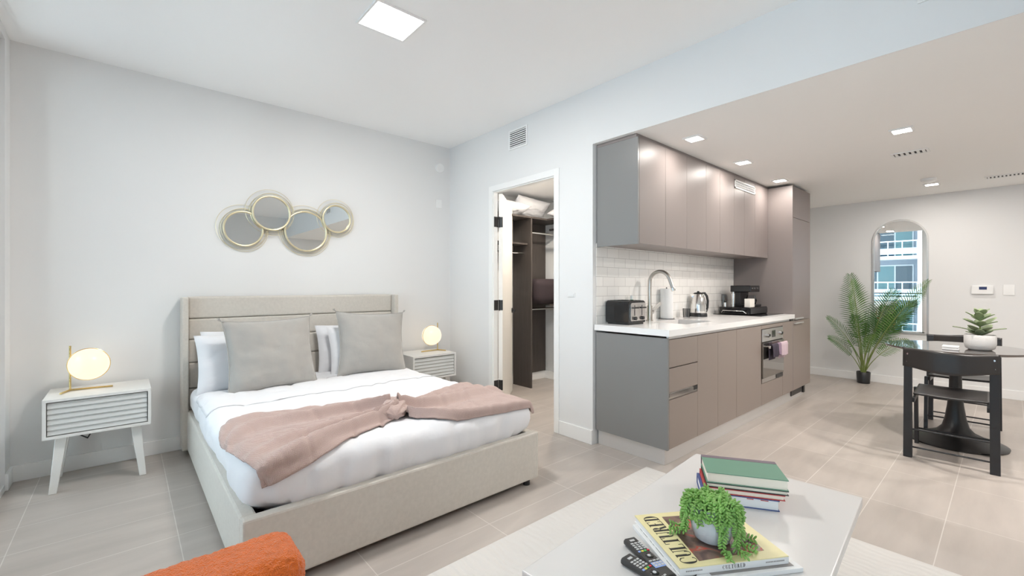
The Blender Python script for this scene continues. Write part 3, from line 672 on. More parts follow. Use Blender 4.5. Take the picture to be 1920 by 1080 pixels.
for p_ in bo.data.polygons: p_.use_smooth = True
# closet light
ceil_panel('closet_light', 'small round-cornered light on the closet ceiling', 3.42, 3.56, 3.05, 3.19, 2.36, 20, (1, .9, .78), None, LAMPK)

# ============================================================ pillows
def pillow_mb(w, h, t, seed=0, pinch=.10, nu=30, nv=30, wr=.006):
    mb = MB()
    for side in (1, -1):
        def fn(u, v, side=side):
            a = 2*u-1; b = 2*v-1
            ex = 1 - pinch*(1-b*b)*.55; ez = 1 - pinch*(1-a*a)*.55
            x = a*w/2*ez*(1 + .0*b); z = b*h/2*ex
            x = a*w/2*(1 - pinch*.5*(1 - b*b)*abs(a)**3); z = b*h/2*(1 - pinch*.5*(1 - a*a)*abs(b)**3)
            d = max(0, (1-abs(a)**2.6))**.55 * max(0, (1-abs(b)**2.6))**.55
            y = side*t/2*d + (noise.noise(Vector((a*2.2+seed, b*2.2, side*3)))*wr*2 + noise.noise(Vector((a*6+seed, b*6, side*5)))*wr) * min(1, d*3)
            return (x, y, z)
        mb.grid(fn, nu, nv)
    return mb
def place(mb, loc, tilt=0, yaw=0, roll=0):
    M = Matrix.Translation(loc) @ Matrix.Rotation(yaw, 4, 'Z') @ Matrix.Rotation(tilt, 4, 'X') @ Matrix.Rotation(roll, 4, 'Y')
    return mb.xform(M)
def pillow(name, m, label, cat, loc, w, h, t, tilt, yaw, roll=0, seed=0, group=None, pinch=.12, wr=.006):
    mb = place(pillow_mb(w, h, t, seed, pinch, wr=wr), loc, tilt, yaw, roll)
    return single(name, mb, m, label, cat, group)
# closet pillows on the top shelf
pillow('bed_pillow', WHITE_SH, 'white pillow at the left end of the closet top shelf, by the door', 'pillow', (3.42, 3.95, 2.155), .50, .30, .14, R(75), 0, 0, 3, 'spare pillows on the closet shelf')
pillow('bed_pillow', WHITE_SH, 'large white pillow in the middle of the closet top shelf', 'pillow', (3.78, 3.96, 2.20), .58, .28, .16, R(42), 0, R(4), 5, 'spare pillows on the closet shelf')
pillow('bed_pillow', WHITE_SH, 'white pillow at the right end of the closet top shelf, cut by the door frame', 'pillow', (4.06, 3.55, 2.155), .26, .52, .14, R(84), R(0), 0, 7, 'spare pillows on the closet shelf')

# ============================================================ bed
bed = thing('bed', 'low king bed frame upholstered in light grey-beige linen', 'bed', (1.13, 3.0, 0))
hb = MB(); hb.box(.345, 1.95, 4.02, 4.095, .05, 1.145)
part('headboard', MB().box(.345, 1.955, 4.03, 4.095, .04, 1.148), LINEN, bed, bevel=.008)
for z0, z1 in ((.30, .50), (.50, .67), (.67, .85), (.85, .985), (.985, 1.146)):
    pass
for z0, z1 in ((.28, .47), (.47, .66), (.66, .83), (.83, .985), (.985, 1.147)):
    part('headboard_channel', MB().box(.348, 1.952, 3.995, 4.03, z0+.002, z1-.002), LINEN, bed, bevel=.012)
for x0_, x1_ in ((.305, .344), (1.953, 1.992)):
    part('headboard_wing', MB().box(x0_, x1_, 3.93, 4.098, .035, 1.145), LINEN, bed, bevel=.008)
for x0_, x1_ in ((.335, .395), (1.875, 1.932)):
    part('side_rail', MB().box(x0_, x1_, 1.995, 3.99, .04, .315), LINEN, bed, bevel=.010)
part('foot_rail', MB().box(.335, 1.932, 1.94, 1.994, .035, .318), LINEN, bed, bevel=.010)
for x, y in ((.42, 1.99), (1.86, 1.975), (.42, 3.9), (1.86, 3.9), (1.13, 2.9)):
    part('bed_foot', MB().cyl((x, y, .0005), (x, y, .06), .022, 12), BLACK, bed)
part('slat_base', MB().box(.397, 1.873, 1.996, 3.99, .16, .20), BLACK, bed)
TOP = .505
lo = Vector((.450, 2.070, .205)); hi = Vector((1.868, 3.985, TOP - .012))
def roundbox(p, r, lo, hi):
    q = Vector([min(max(p[i], lo[i]+r), hi[i]-r) for i in range(3)]); d = Vector(p) - q
    return q + (d.normalized() * r if d.length > 1e-6 else d)
def roundbox_mesh(lo, hi, r, res, wf=None):
    mb = MB(); S = hi - lo
    n = [max(6, int(S[i]/res)) for i in range(3)]
    for ax in range(3):
        a, b = [i for i in range(3) if i != ax]
        for side in (0, 1):
            def fn(u, v):
                p = [0, 0, 0]; p[ax] = hi[ax] if side else lo[ax]; p[a] = lo[a] + S[a]*u; p[b] = lo[b] + S[b]*v
                q = roundbox(p, r, lo, hi)
                return q + wf(q) if wf else q
            mb.grid(fn, n[a], n[b])
    return mb
mt = part('mattress', roundbox_mesh(lo, hi, .05, .08), WHITE_SH, bed)
# duvet (bulges over the rails)
DLO = Vector((.345, 1.965, .235)); DHI = Vector((1.925, 3.965, TOP))
def duvet_wf(q):
    n1 = noise.noise(q*2.3); n2 = noise.noise(Vector((q.x*9, q.y*9, q.z*5))); n3 = noise.noise(Vector((q.x*16, q.y*4, q.z*3)))
    side = max(0, min(1, (TOP - q.z)/.06))
    cr = abs(noise.noise(Vector((q.x*5+3, q.y*3, q.z*6)))); cr2 = abs(noise.noise(Vector((q.x*11, q.y*9+7, q.z*4))))
    d = .010*n1 + .004*n2 - .010*max(0, .12-cr)/.12 - .004*max(0, .10-cr2)/.10 + side*(.014*n3 + .008*n2)
    c = Vector(((DLO.x+DHI.x)/2, (DLO.y+DHI.y)/2, .3)); nrm = Vector((0,0,1)) * (1-side) + Vector((q.x-c.x, q.y-c.y, 0)).normalized()*side
    # tuck inward towards the rails
    v = nrm * d
    if q.z < .36:
        k = (.36 - q.z)/.125
        if q.x < .5: v.x += .058*k*1.0
        if q.x > 1.75: v.x -= .062*k
        if q.y < 2.1: v.y += .050*k
        cx = max(0, 1-(q.x-DLO.x)/.20); cy = max(0, 1-(q.y-DLO.y)/.20); v += Vector((.09, .10, 0))*cx*cy*k
        cx = max(0, 1-(DHI.x-q.x)/.20); v += Vector((-.07, .07, 0))*cx*cy*k
    return v
dv = MB(); mbd = roundbox_mesh(DLO, DHI, .085, .025, duvet_wf)
single('duvet', mbd, WHITE_SH, 'white cotton duvet covering the bed and tucked inside the frame', 'duvet')
def drape(u, v, off):
    """flat cloth coords -> point on the duvet's rounded box + offset"""
    x = min(max(u, DLO.x), DHI.x); y = min(max(v, DLO.y), DHI.y)
    ox = max(DLO.x-u, u-DHI.x, 0); oy = max(DLO.y-v, v-DHI.y, 0); z = DHI.z - max(ox, oy)
    q = roundbox((x, y, z), .085, DLO, DHI)
    p = q + duvet_wf(q)
    qq = Vector([min(max(q[i], DLO[i]+.085), DHI[i]-.085) for i in range(3)]); n = (q-qq)
    n = n.normalized() if n.length > 1e-6 else Vector((0,0,1))
    return p + n*off
fd = MB(); fd.grid(lambda a, b: drape(.30 + 1.66*a, 3.10 + .50*b - .03*a, .0035 + .001*noise.noise(Vector((a*8, b*3, 1)))), 60, 16)
single('folded_sheet', fd, WHITE_SH, 'folded-back white sheet edge across the bed below the pillows', 'sheet', solid=.003)

# throw with a knot
def poly(P, s):
    n = len(P)-1; L = [0]
    for i in range(n): L.append(L[-1] + (Vector(P[i+1])-Vector(P[i])).length)
    d = s*L[-1]
    for i in range(n):
        if d <= L[i+1] or i == n-1:
            t = (d-L[i])/(L[i+1]-L[i]); return Vector(P[i]).lerp(Vector(P[i+1]), t)
def smooth_poly(P, s):
    n = len(P)-1; f = min(s*n, n-1e-6); i = int(f); t = f - i
    p1, p2 = Vector(P[i]), Vector(P[i+1]); p0 = Vector(P[i-1]) if i else p1*2-p2; p3 = Vector(P[i+2]) if i+2 <= n else p2*2-p1
    return .5*((2*p1) + (p2-p0)*t + (2*p0-5*p1+4*p2-p3)*t*t + (3*p1-p0-3*p2+p3)*t**3)
th = thing('throw_blanket', 'dusty pink knitted throw tied in a knot across the foot of the bed', 'throw blanket', (1.13, 2.3, TOP))
farL = [(1.145, 2.425), (.96, 2.60), (.745, 2.69), (.47, 2.755), (.335, 2.66), (.285, 2.50)]
nearL = [(1.135, 2.215), (.99, 2.14), (.75, 2.02), (.61, 1.935), (.50, 1.90), (.40, 1.875)]
farR = [(1.16, 2.425), (1.31, 2.475), (1.49, 2.555), (1.70, 2.64), (1.90, 2.68), (2.02, 2.60)]
nearR = [(1.16, 2.16), (1.22, 2.06), (1.34, 1.985), (1.52, 1.955), (1.75, 1.94), (2.00, 1.93)]
def fan(far, near, nf, seed):
    def fn(u, v):
        a = smooth_poly(far, u); b = smooth_poly(near, u); p = a.lerp(b, v)
        # pleats squeezed at the knot, fading outwards
        wd = (b-a).length; amp = .040*(1-u)**.7 + .012
        ph = nf*2*PI*v
        off = .010 + amp*(.5 - .5*math.cos(ph + 1.2*math.sin(v*7+seed)*(1-.3*u)))**1.3 * (.6 + .4*math.sin(v*11+seed*3)) * 1.3 * min(1, v*12, (1-v)*12) + .006*(.5+.5*noise.noise(Vector((u*2.5, v*4, seed))))*min(1, v*12, (1-v)*12)
        lift = .040*max(0, 1-u*5) * math.sin(PI*v)
        return drape(p.x, p.y, off + lift)
    m = MB(); m.grid(fn, 90, 70); return m
part('throw_side', fan(farL, nearL, 5, 1.7), PINK, th, solid=.006)
part('throw_side', fan(farR, nearR, 5, 5.1), PINK, th, solid=.006)
kn = MB()
def knfn(u, v):
    a = 2*PI*u; c = Vector((1.15, 2.31, TOP+.030))
    t = (v-.5)*2; rad = .066*math.sqrt(max(0, 1-t*t))**.8 * (1 + .10*math.cos(8*a + 3*t)) + .0005
    ax = Vector((.35, .94, 0)).normalized(); sd_ = Vector((.94, -.35, 0)); up = Vector((0, 0, 1))
    p = c + ax*t*.155 + sd_*rad*1.15*math.cos(a) + up*rad*.72*math.sin(a)
    p.x += .02*math.sin(t*2.2)
    return p
kn.grid(knfn, 48, 24); part('knot', kn, PINK, th)

# pillows on the bed
pillow('bed_pillow', WHITE_SH, 'white pillow leaning on the headboard behind the left cushion, the rear one of the pair', 'pillow', (.74, 3.89, .685), .66, .42, .14, R(-12), 0, 0, 11, 'white bed pillows')
pillow('bed_pillow', WHITE_SH, 'white pillow at the bed\'s left side, directly behind the left linen cushion', 'pillow', (.69, 3.745, .675), .66, .42, .16, R(-16), R(2), 0, 12, 'white bed pillows')
pillow('bed_pillow', WHITE_SH, 'white pillow touching the headboard behind the right cushion, the rear one of the pair', 'pillow', (1.545, 3.89, .685), .66, .42, .14, R(-12), 0, 0, 13, 'white bed pillows')
pillow('bed_pillow', WHITE_SH, 'white pillow directly behind the right linen cushion', 'pillow', (1.60, 3.745, .675), .66, .42, .16, R(-16), R(-2), 0, 14, 'white bed pillows')
def cushion(name, m, label, cat, loc, w, h, t, tilt, yaw, roll, seed, group, pinch, wr):
    o = pillow(name, m, label, cat, loc, w, h, t, tilt, yaw, roll, seed, group, pinch, wr)
    M = Matrix.Translation(loc) @ Matrix.Rotation(yaw, 4, 'Z') @ Matrix.Rotation(tilt, 4, 'X') @ Matrix.Rotation(roll, 4, 'Y')
    pp = MB()
    P = []
    for (a0, b0, a1, b1) in ((-1, -1, 1, -1), (1, -1, 1, 1), (1, 1, -1, 1), (-1, 1, -1, -1)):
        for k in range(20):
            a = a0 + (a1-a0)*k/20; b = b0 + (b1-b0)*k/20
            P.append(M @ Vector((a*w/2*(1 - pinch*.5*(1 - b*b)*abs(a)**3), 0, b*h/2*(1 - pinch*.5*(1 - a*a)*abs(b)**3))))
    pp.tube(P, .0042, 6, closed=True)
    part('piping', pp, m, o)
    for sa in (-1, 1):
        for sb in (-1, 1):
            tm_ = MB(); c = Vector((sa*w/2, 0, sb*h/2)); d = Vector((sa*.7, 0, sb*.7))
            for k in range(9):
                q = Vector((random.Random(k+seed).uniform(-.4, .4), random.Random(k*3+seed).uniform(-.4, .4), random.Random(k*7+seed).uniform(-.4, .4)))
                tm_.tube([M @ c, M @ (c + (d+q*.6)*.014), M @ (c + (d+q)*.026)], [.004, .003, .0015], 5)
            part('tassel', tm_, m, o)
    return o
cushion('throw_cushion', CUSH, 'square crushed linen cushion with tassel fringe on the left of the bed', 'cushion', (.80, 3.55, .735), .59, .52, .17, R(-15), R(4), R(-1), 21, 'linen cushions on the bed', pinch=.16, wr=.009)
cushion('throw_cushion', CUSH, 'square smooth linen cushion on the right of the bed', 'cushion', (1.58, 3.60, .745), .58, .54, .18, R(-17), R(-5), R(3), 22, 'linen cushions on the bed', pinch=.20, wr=.006)

# ============================================================ nightstands
def nightstand(label, x0, x1, y0, y1, z0, z1):
    t = thing('nightstand', label, 'nightstand', ((x0+x1)/2, (y0+y1)/2, 0), 0, 'nightstands')
    b = MB(); k = .016
    b.box(x0, x1, y0, y1, z1-k, z1).box(x0, x1, y0, y1, z0, z0+k).box(x0, x0+k, y0, y1, z0+k, z1-k).box(x1-k, x1, y0, y1, z0+k, z1-k).box(x0+k, x1-k, y1-.012, y1, z0+k, z1-k)
    part('cabinet_body', b, NSW, t)
    n = 6; P = []; a0, a1 = z0+k+.006, z1-k-.006; N = 72
    for i in range(N+1):
        z = a0 + (a1-a0)*i/N; f = (i/N*n) % 1; P.append((y0+.006+.014*(f if f < .75 else (1-f)*3)**1.0, z))
    P = P + [(y0+.05, a1), (y0+.05, a0)]
    part('drawer_front', MB().prism(P, 'x', x0+k+.004, x1-k-.004), NSF, t, label='ribbed grey drawer front')
    part('drawer_gap', MB().box(x0+k, x1-k, y0+.052, y0+.056, z0+k, z1-k), DARK, t)
    for sx in (-1, 1):
        for sy in (-1, 1):
            cx = (x0+x1)/2 + sx*((x1-x0)/2-.075); cy = (y0+y1)/2 + sy*((y1-y0)/2-.07); bx = cx + sx*.035; by = cy + sy*.03
            a = .026; c = .017
            part('leg', MB().hexa([(bx-c, by-c, .0005), (bx+c, by-c, .0005), (bx+c, by+c, .0005), (bx-c, by+c, .0005)], [(cx-a, cy-a, z0-.0005), (cx+a, cy-a, z0-.0005), (cx+a, cy+a, z0-.0005), (cx-a, cy+a, z0-.0005)]), NSW, t, bevel=.003)
    return t
nightstand('whitewashed nightstand with ribbed drawer left of the bed, by the window wall', -.362, .125, 3.69, 4.08, .33, .562)
nightstand('whitewashed nightstand with ribbed drawer right of the bed, by the closet', 2.02, 2.50, 3.69, 4.08, .33, .562)
def lamp(label, x, y, sgn, z=.5625):
    t = thing('table_lamp', label, 'lamp', (x, y, z), 0, 'brass globe lamps')
    px = x - sgn*.088
    part('stem', MB().cyl((px, y+.03, z+.006), (px, y+.03, z+.285), .0055, 12), BRASS, t)
    part('foot_bar', MB().tube([(px, y+.03, z+.006), (px+sgn*.20, y+.01, z+.006)], .0055, 10), BRASS, t)
    part('foot_bar', MB().tube([(px+sgn*.0, y+.03, z+.006), (px-sgn*.035, y-.07, z+.006)], .0055, 10), BRASS, t)
    part('globe', MB().sphere((x, y, z+.163), .098, 40, 24), GLOBE, t, label='lit opal glass globe')
    g = MB(); g.tube([(x + .101*math.cos(2*PI*k/48), y+.004, z+.163 + .101*math.sin(2*PI*k/48)) for k in range(48)], .0022, 6, closed=True)
    part('rim', g, BRASS, t)
    return t
lamp('brass table lamp with lit white globe on the left nightstand', -.175, 3.90, 1)
lamp('brass table lamp with lit white globe on the right nightstand', 2.345, 3.90, -1)
cb = MB(); cb.tube([(-.22, 4.085, .56), (-.20, 4.088, .30), (-.17, 4.085, .25), (-.19, 4.08, .21), (-.23, 4.085, .24), (-.215, 4.088, .30), (-.185, 4.085, .31)], .0055, 8)
single('lamp_cord', cb, BLACK, 'coiled black lamp cord hanging behind the left nightstand', 'cord')

# ============================================================ living corner
single('area_rug', MB().box(.42, 2.625, -1.6, 1.612, .0005, .014), RUG, 'off-white tufted rug under the white coffee table', 'rug', bevel=.004)
ct = thing('coffee_table', 'white lacquered rectangular coffee table holding books and a trailing plant', 'coffee table', (1.47, .64, 0), R(4))
part('table_top', MB().box(-.61, .613, -.315, .315, .385, .42), TABW, ct, world=False, bevel=.004)
part('table_body', MB().box(-.50, .50, -.24, .24, .075, .384), TABW, ct, world=False, bevel=.003)
part('table_base', MB().box(-.44, .44, -.18, .18, .0145, .0745), TABW, ct, world=False)
# armchair
ac = thing('armchair', 'orange boucle armchair whose rounded arm shows at the bottom left', 'armchair', (-.1, .75, 0))
def boucle(lo, hi, r, res=.02, amp=.0022):
    def wf(q):
        n = noise.noise(q*130)*amp*1.5 + noise.noise(q*45)*amp; c = (lo+hi)/2
        d = Vector([max(lo[i]+r-q[i], 0)*-1 + max(q[i]-(hi[i]-r), 0) for i in range(3)])
        return (d.normalized() if d.length > 1e-6 else Vector((0,0,1)))*n
    return roundbox_mesh(lo, hi, r, res, wf)
part('arm', boucle(Vector((-.44, 1.035, .10)), Vector((.310, 1.215, .625)), .045, .005), ORANGE, ac)
part('arm', boucle(Vector((-.44, .33, .10)), Vector((.310, .47, .50)), .045), ORANGE, ac)
part('backrest', boucle(Vector((-.52, .34, .10)), Vector((-.35, 1.20, .70)), .06), ORANGE, ac)
part('seat_cushion', boucle(Vector((-.38, .475, .13)), Vector((.30, 1.03, .42)), .05), ORANGE, ac)
for x in (-.42, .26):
    for y in (.40, 1.12): part('leg', MB().cyl((x, y, .0005), (x, y, .11), .018, 10), BLACK, ac)

# books on the coffee table
ZT = .4205
def frame_pts(o, ax, ay, l, w): return [o, o+ax*l, o+ax*l+ay*w, o+ay*w]
def book(name, label, corner, ang, L, Wd, z, th_, cover, pages, spine_side, group=None, cov_t=.0025, spine_m=None):
    """corner: near-right; box local x 0..L (spine edge direction) y 0..Wd"""
    t = thing(name, label, 'book', (corner[0], corner[1], z), ang, group)
    part('cover', MB().box(0, L, 0, Wd, th_-cov_t, th_).box(0, L, 0, Wd, 0, cov_t).box(*((0, L, Wd-cov_t, Wd) if spine_side == 'far' else (0, L, 0, cov_t)), cov_t, th_-cov_t, 1), [cover, spine_m or cover], t, world=False)
    e = .004
    part('pages', MB().box(e, L-e, *((e, Wd-cov_t) if spine_side == 'far' else (cov_t, Wd-e)), cov_t, th_-cov_t), pages, t, world=False)
    return t
# stack: near edge line from (1.625,.746) to (1.767,.519); far edge (1.77,.841)-(1.919,.614)
c0 = Vector((1.760, .519)); cang = math.atan2(.746-.519, 1.625-1.767)   # local x runs from near-right to near-left; local y must point away
# use local x = from near-left to near-right so that y = away (left-hand turned)
c1 = Vector((1.620, .743)); cang = math.atan2(.519-.746, 1.767-1.625)
g_ = 'hardback books stacked on the coffee table'
bb_ = book('hardback_book', 'hardback with pale pages and navy underside, bottom of the stack', (c1.x-.012, c1.y+.012), cang, .255, .175, ZT, .038, BLUEB, PAPERW, 'far', g_)
part('page_mark', MB().box(.150, .172, .0036, .0041, .030, .033).box(.195, .220, .0036, .0041, .030, .033), REDB, bb_, world=False)
book('hardback_book', 'red hardback lying third from the top, on the navy one', (c1.x-.004, c1.y+.004), cang, .262, .172, ZT+.0385, .003+.016, REDB, PAPER, 'far', g_)
book('hardback_book', 'thin black-covered hardback directly under the green book', (c1.x, c1.y), cang, .268, .170, ZT+.058, .016, BLACK, PAPER, 'far', g_)
gb = book('hardback_book', 'green cloth hardback with purple spine edge, top of the stack', (c1.x, c1.y), cang, .268, .175, ZT+.0745, .038, GREENB, PAPER, 'far', g_, spine_m=PURPLE)
part('spine_strip', MB().box(0, .268, .150, .1755, .0378, .0386), PURPLE, gb, world=False)
# large art books. local x: from near-left to near-right, y away
def letters(t, z, word, x_of, scale, m, flip=False):
    pass
def glyph(mb, ch, ox, oy, s, z, h=.0006):
    """didone capital drawn with thick and hair strokes; ox,oy lower left, s = cap height; text runs +x"""
    T = .16*s; H = .035*s; w = .62*s
    def b(x0, y0, x1, y1): mb.box(ox+x0, ox+x1, oy+y0, oy+y1, z, z+h)
    def arc(cx, cy, rx, ry, a0, a1, wt, n=18):
        for k in range(n):
            a = R(a0+(a1-a0)*k/n); c = R(a0+(a1-a0)*(k+1)/n)
            def wd(q): return H + (wt-H)*abs(math.cos(q))**1.6
            P = []
            for q in (a, c):
                ro = 1; P.append((ox+cx+rx*math.cos(q), oy+cy+ry*math.sin(q))); 
            Q = [(ox+cx+(rx-wd(q))*math.cos(q), oy+cy+(ry-min(wd(q), ry*.9))*math.sin(q)) for q in (a, c)]
            Q = [(ox+cx+(rx-wd(q))*math.cos(q), oy+cy+(ry-H)*math.sin(q)) for q in (a, c)]
            mb.prism([P[0], P[1], Q[1], Q[0]], 'z', z, z+h)
    if ch == 'C': arc(w*.55, s/2, w*.52, s/2, 45, 315, T); b(w*.88, s*.62, w*.92, s*.85)
    if ch == 'U': b(w*.12, s*.3, w*.12+T, s); b(w*.86, s*.3, w*.86+H, s); arc(w*.5+.01*s, s*.3, w*.39, s*.3, 180, 360, T*.7); b(0, s-H, w*.38, s); b(w*.72, s-H, w, s)
    if ch == 'L': b(w*.15, 0, w*.15+T, s); b(0, 0, w*.9, H); b(w*.86, 0, w*.9, s*.25); b(0, s-H, w*.5, s)
    if ch == 'T': b(w*.5-T/2, 0, w*.5+T/2, s); b(0, s-H, w, s); b(0, s*.75, H, s); b(w-H, s*.75, w, s); b(w*.25, 0, w*.75, H)
    if ch == 'R': b(w*.15, 0, w*.15+T, s); arc(w*.42, s*.75, w*.38, s*.25, -90, 90, T); b(w*.15, s-H, w*.45, s); b(w*.15, s*.5, w*.45, s*.5+H); b(0, 0, w*.5, H)
    if ch == 'R':
        mb.prism([(ox+w*.5, oy+s*.5), (ox+w*.5+T, oy+s*.5), (ox+w*1.0, oy), (ox+w*1.0-T, oy)], 'z', z, z+h)
    if ch == 'E': b(w*.15, 0, w*.15+T, s); b(0, 0, w*.9, H); b(0, s-H, w*.86, s); b(w*.15, s*.5, w*.6, s*.5+H); b(w*.86, 0, w*.9, s*.25); b(w*.82, s*.78, w*.86, s)
    if ch == 'D': b(w*.15, 0, w*.15+T, s); arc(w*.4, s/2, w*.55, s/2, -90, 90, T); b(0, 0, w*.42, H); b(0, s-H, w*.42, s)
    if ch == 'I': b(w*.4, 0, w*.4+T, s); b(w*.2, 0, w*.75, H); b(w*.2, s-H, w*.75, s)
    if ch == 'P': b(w*.15, 0, w*.15+T, s); arc(w*.42, s*.73, w*.40, s*.27, -90, 90, T); b(w*.15, s-H, w*.45, s); b(0, 0, w*.5, H)
# upper art book: corners NL (1.126,.595) NR (1.408,.419) FR (1.527,.594)+ FL (1.284,.827)
UA = math.atan2(.419-.595, 1.408-1.126)
ax = Vector((math.cos(UA), math.sin(UA))); ay = Vector((-ax.y, ax.x))
lb = thing('art_book', 'white glossy art book lying lowest, under the yellow one', 'book', (1.108, .580, ZT), UA, 'large art books')
part('cover', MB().box(0, .375, 0, .29, 0, .012), PAPERW, lb, world=False, bevel=.001)
part('cover_photo', MB().box(.10, .355, .012, .16, .0121, .0127), GREYP, lb, world=False, label='dark photo print')
lw = MB()
for i, chh in enumerate('CULTURED'): glyph(lw, chh, .010 + i*.0335, -.006 - .058, .052, 0, .0005)
lw.xform(Matrix.Translation((0, 0, .0121)) @ Matrix.Rotation(R(90), 4, 'Z'))
part('title_lettering', lw, INK, lb, world=False)
ub = thing('art_book', 'pale yellow art book with large black serif title, under the trailing plant', 'book', (1.130, .592, ZT+.0133), UA, 'large art books')
part('cover', MB().box(0, .335, 0, .28, .019, .0215).box(0, .335, 0, .28, 0, .0025, 1), [YELB, PAPERW], ub, world=False)
part('spine', MB().box(0, .335, 0, .003, .0026, .0189), PAPERW, ub, world=False, label='white spine')
part('pages', MB().box(.003, .331, .0035, .277, .0026, .0189), PAPERW, ub, world=False)
part('cover_picture', MB().prism([(.070, .020), (.285, .035), (.315, .245), (.085, .255)], 'z', .0216, .0221), ART, ub, world=False, label='printed painting on the cover')
tt = MB(); word = 'CULTURED'
for i, chh in enumerate(word): glyph(tt, chh, 0, 0, 1, 0, 0) if False else None
tm = MB()
for i, chh in enumerate(word): glyph(tm, chh, .012 + i*.0318, -.008 - .058, .050, 0, .0005)
tm.xform(Matrix.Translation((0, 0, .0217)) @ Matrix.Rotation(R(90), 4, 'Z'))
tm2 = MB(); tm2.v = [Vector((p.x + .002, p.y, p.z)) for p in tm.v]; tm2.f = tm.f; tm2.m = tm.m; tm2.sm = tm.sm
part('title_lettering', tm2, INK, ub, world=False)
sp = MB()
for k, chh in enumerate('CULTURED'):
    glyph(sp, chh, .128 + k*.009, .0, .0105, 0, .0004)
sp.xform(Matrix.Translation((0, -.0001, .0055)) @ Matrix.Rotation(R(90), 4, 'X'))
part('spine_lettering', sp, INK, ub, world=False)
sp = MB()
for k in range(12): sp.box(.262+k*.005, .2655+k*.005, -.0005, -.0001, .009, .0125)
for k in range(10): sp.box(.018+k*.005, .0215+k*.005, -.0005, -.0001, .009, .0125)
part('spine_small_print', sp, GREYP, ub, world=False)

# remotes
def remote(label, x, y, ang_, L, Wd, blue, z=ZT, h=.020):
    t = thing('remote_control', label, 'remote control', (x, y, z), ang_, 'remote controls')
    b = MB(); b.prism([(-Wd/2+.006, 0), (Wd/2-.006, 0), (Wd/2, .006), (Wd/2, h*.7), (Wd/2-.005, h), (-Wd/2+.005, h), (-Wd/2, h*.7), (-Wd/2, .006)], 'y', -L, 0)
    part('body', b, REM, t, world=False, bevel=.003)
    part('power_button', MB().box(-.010, .006, -.022, -.014, h, h+.0015), BTN, t, world=False)
    bt = MB(); n = 0
    for r_ in range(4):
        for c_ in range(3): bt.box(-.017+c_*.0125, -.0085+c_*.0125, -.036-r_*.0095, -.0305-r_*.0095, h, h+.0015)
    part('number_buttons', bt, BTN, t, world=False)
    bc = MB()
    for k in range(4): bc.box(-.019+k*.0098, -.0115+k*.0098, -.077, -.071, h, h+.0016, k)
    part('colour_buttons', bc, [BTNB, BTNY, BTNG, BTNR], t, world=False)
    part('cursor_pad', MB().lathe([(0, h+.001), (.012, h+.001), (.013, h)], 0, -.098, 20), GLOSSB, t, world=False)
    part('cursor_centre', MB().lathe([(0, h+.0022), (.005, h+.0022), (.0055, h)], 0, -.098, 12), BTN, t, world=False)
    m3 = MB()
    for k in range(3): m3.box(-.017+k*.0125, -.008+k*.0125, -.124, -.119, h, h+.0015)
    if blue: m3.box(-.018, .018, -.152, -.128, h, h+.0008, 1)
    for r_ in range(2):
        for c_ in range(3): m3.box(-.015+c_*.011, -.007+c_*.011, -.138-r_*.010, -.131-r_*.010, h+.0008, h+.0018)
    part('media_buttons', m3, [BTN, BTNB], t, world=False)
    return t
remote('black remote control with coloured keys lying beside the art books', 1.176, .782, R(-22), .19, .044, True)
remote('dark grey remote control nearest the bottom edge, left of the other one', 1.090, .738, R(-4), .19, .046, False)

# trailing succulent
sx, sy, sz = 1.338, .598, ZT+.0133+.0222
su = thing('trailing_succulent', 'trailing burro\'s-tail succulent in a grey textured pot on the yellow book', 'potted plant', (sx, sy, sz))
part('pot', MB().lathe([(0, 0), (.040, 0), (.050, .006), (.062, .045), (.066, .100), (.064, .106), (.060, .100), (.056, .080), (0, .080)], 0, 0, 40), CERAM, su, world=False, label='grey-blue ceramic pot')
part('soil', MB().lathe([(0, .088), (.058, .086)], 0, 0, 24), SOIL, su, world=False)
def strand(seed, a, drop, lean=0, r0=.02):
    rnd = random.Random(seed); mb = MB(); pts = []; zt = .108 + rnd.uniform(.0, .022)
    ca, sa = math.cos(a), math.sin(a)
    path = [Vector((ca*r0, sa*r0, .095)), Vector((ca*.045, sa*.045, zt)), Vector((ca*.069, sa*.069, zt-.004)), Vector((ca*.080, sa*.080, zt-.028))]
    zb = max(.012, zt - drop)
    k = 4
    for i in range(1, k+1):
        f = i/k; out = .080 - .004*f if zb > .02 else .080 + .0*f
        path.append(Vector((ca*out + lean*f*-sa, sa*out + lean*f*ca, zt-.028 + (zb-(zt-.028))*f)))
    if drop > .115:
        for i in range(1, 3): path.append(path[-1] + Vector((ca*.018 - sa*lean*.3, sa*.018 + ca*lean*.3, -.001)))
    # resample
    out = []
    for i in range(len(path)-1):
        n = max(1, int((path[i+1]-path[i]).length/.0070))
        for j in range(n): out.append(path[i].lerp(path[i+1], j/n))
    out.append(path[-1])
    for i, p in enumerate(out):
        t = (out[min(i+1, len(out)-1)] - out[max(i-1, 0)])
        t = t.normalized() if t.length > 1e-6 else Vector((0,0,-1))
        for q in range(3):
            an = i*2.4 + q*2.094; u = t.cross(Vector((ca, sa, .3))).normalized(); w_ = t.cross(u)
            d = (u*math.cos(an) + w_*math.sin(an))*.8 + t*.42; d.normalize()
            L = rnd.uniform(.0062, .0082); c = p + d*.0078
            M3 = d.to_track_quat('Z', 'Y').to_matrix()
            if (Vector((c.x, c.y)).length < .062 and c.z < .10): continue
            mb.sphere(c, (.0033, .0033, L), 7, 5, 0, M3)
    return mb
spec = []
for i in range(20):
    a = 2*PI*i/20 + .1*math.sin(i*7); rnd = random.Random(i*13+1)
    drop = rnd.choice([.018, .028, .04])
    spec.append((a, drop, rnd.uniform(-.01, .01)))
camdir = math.atan2(-sy, -sx)
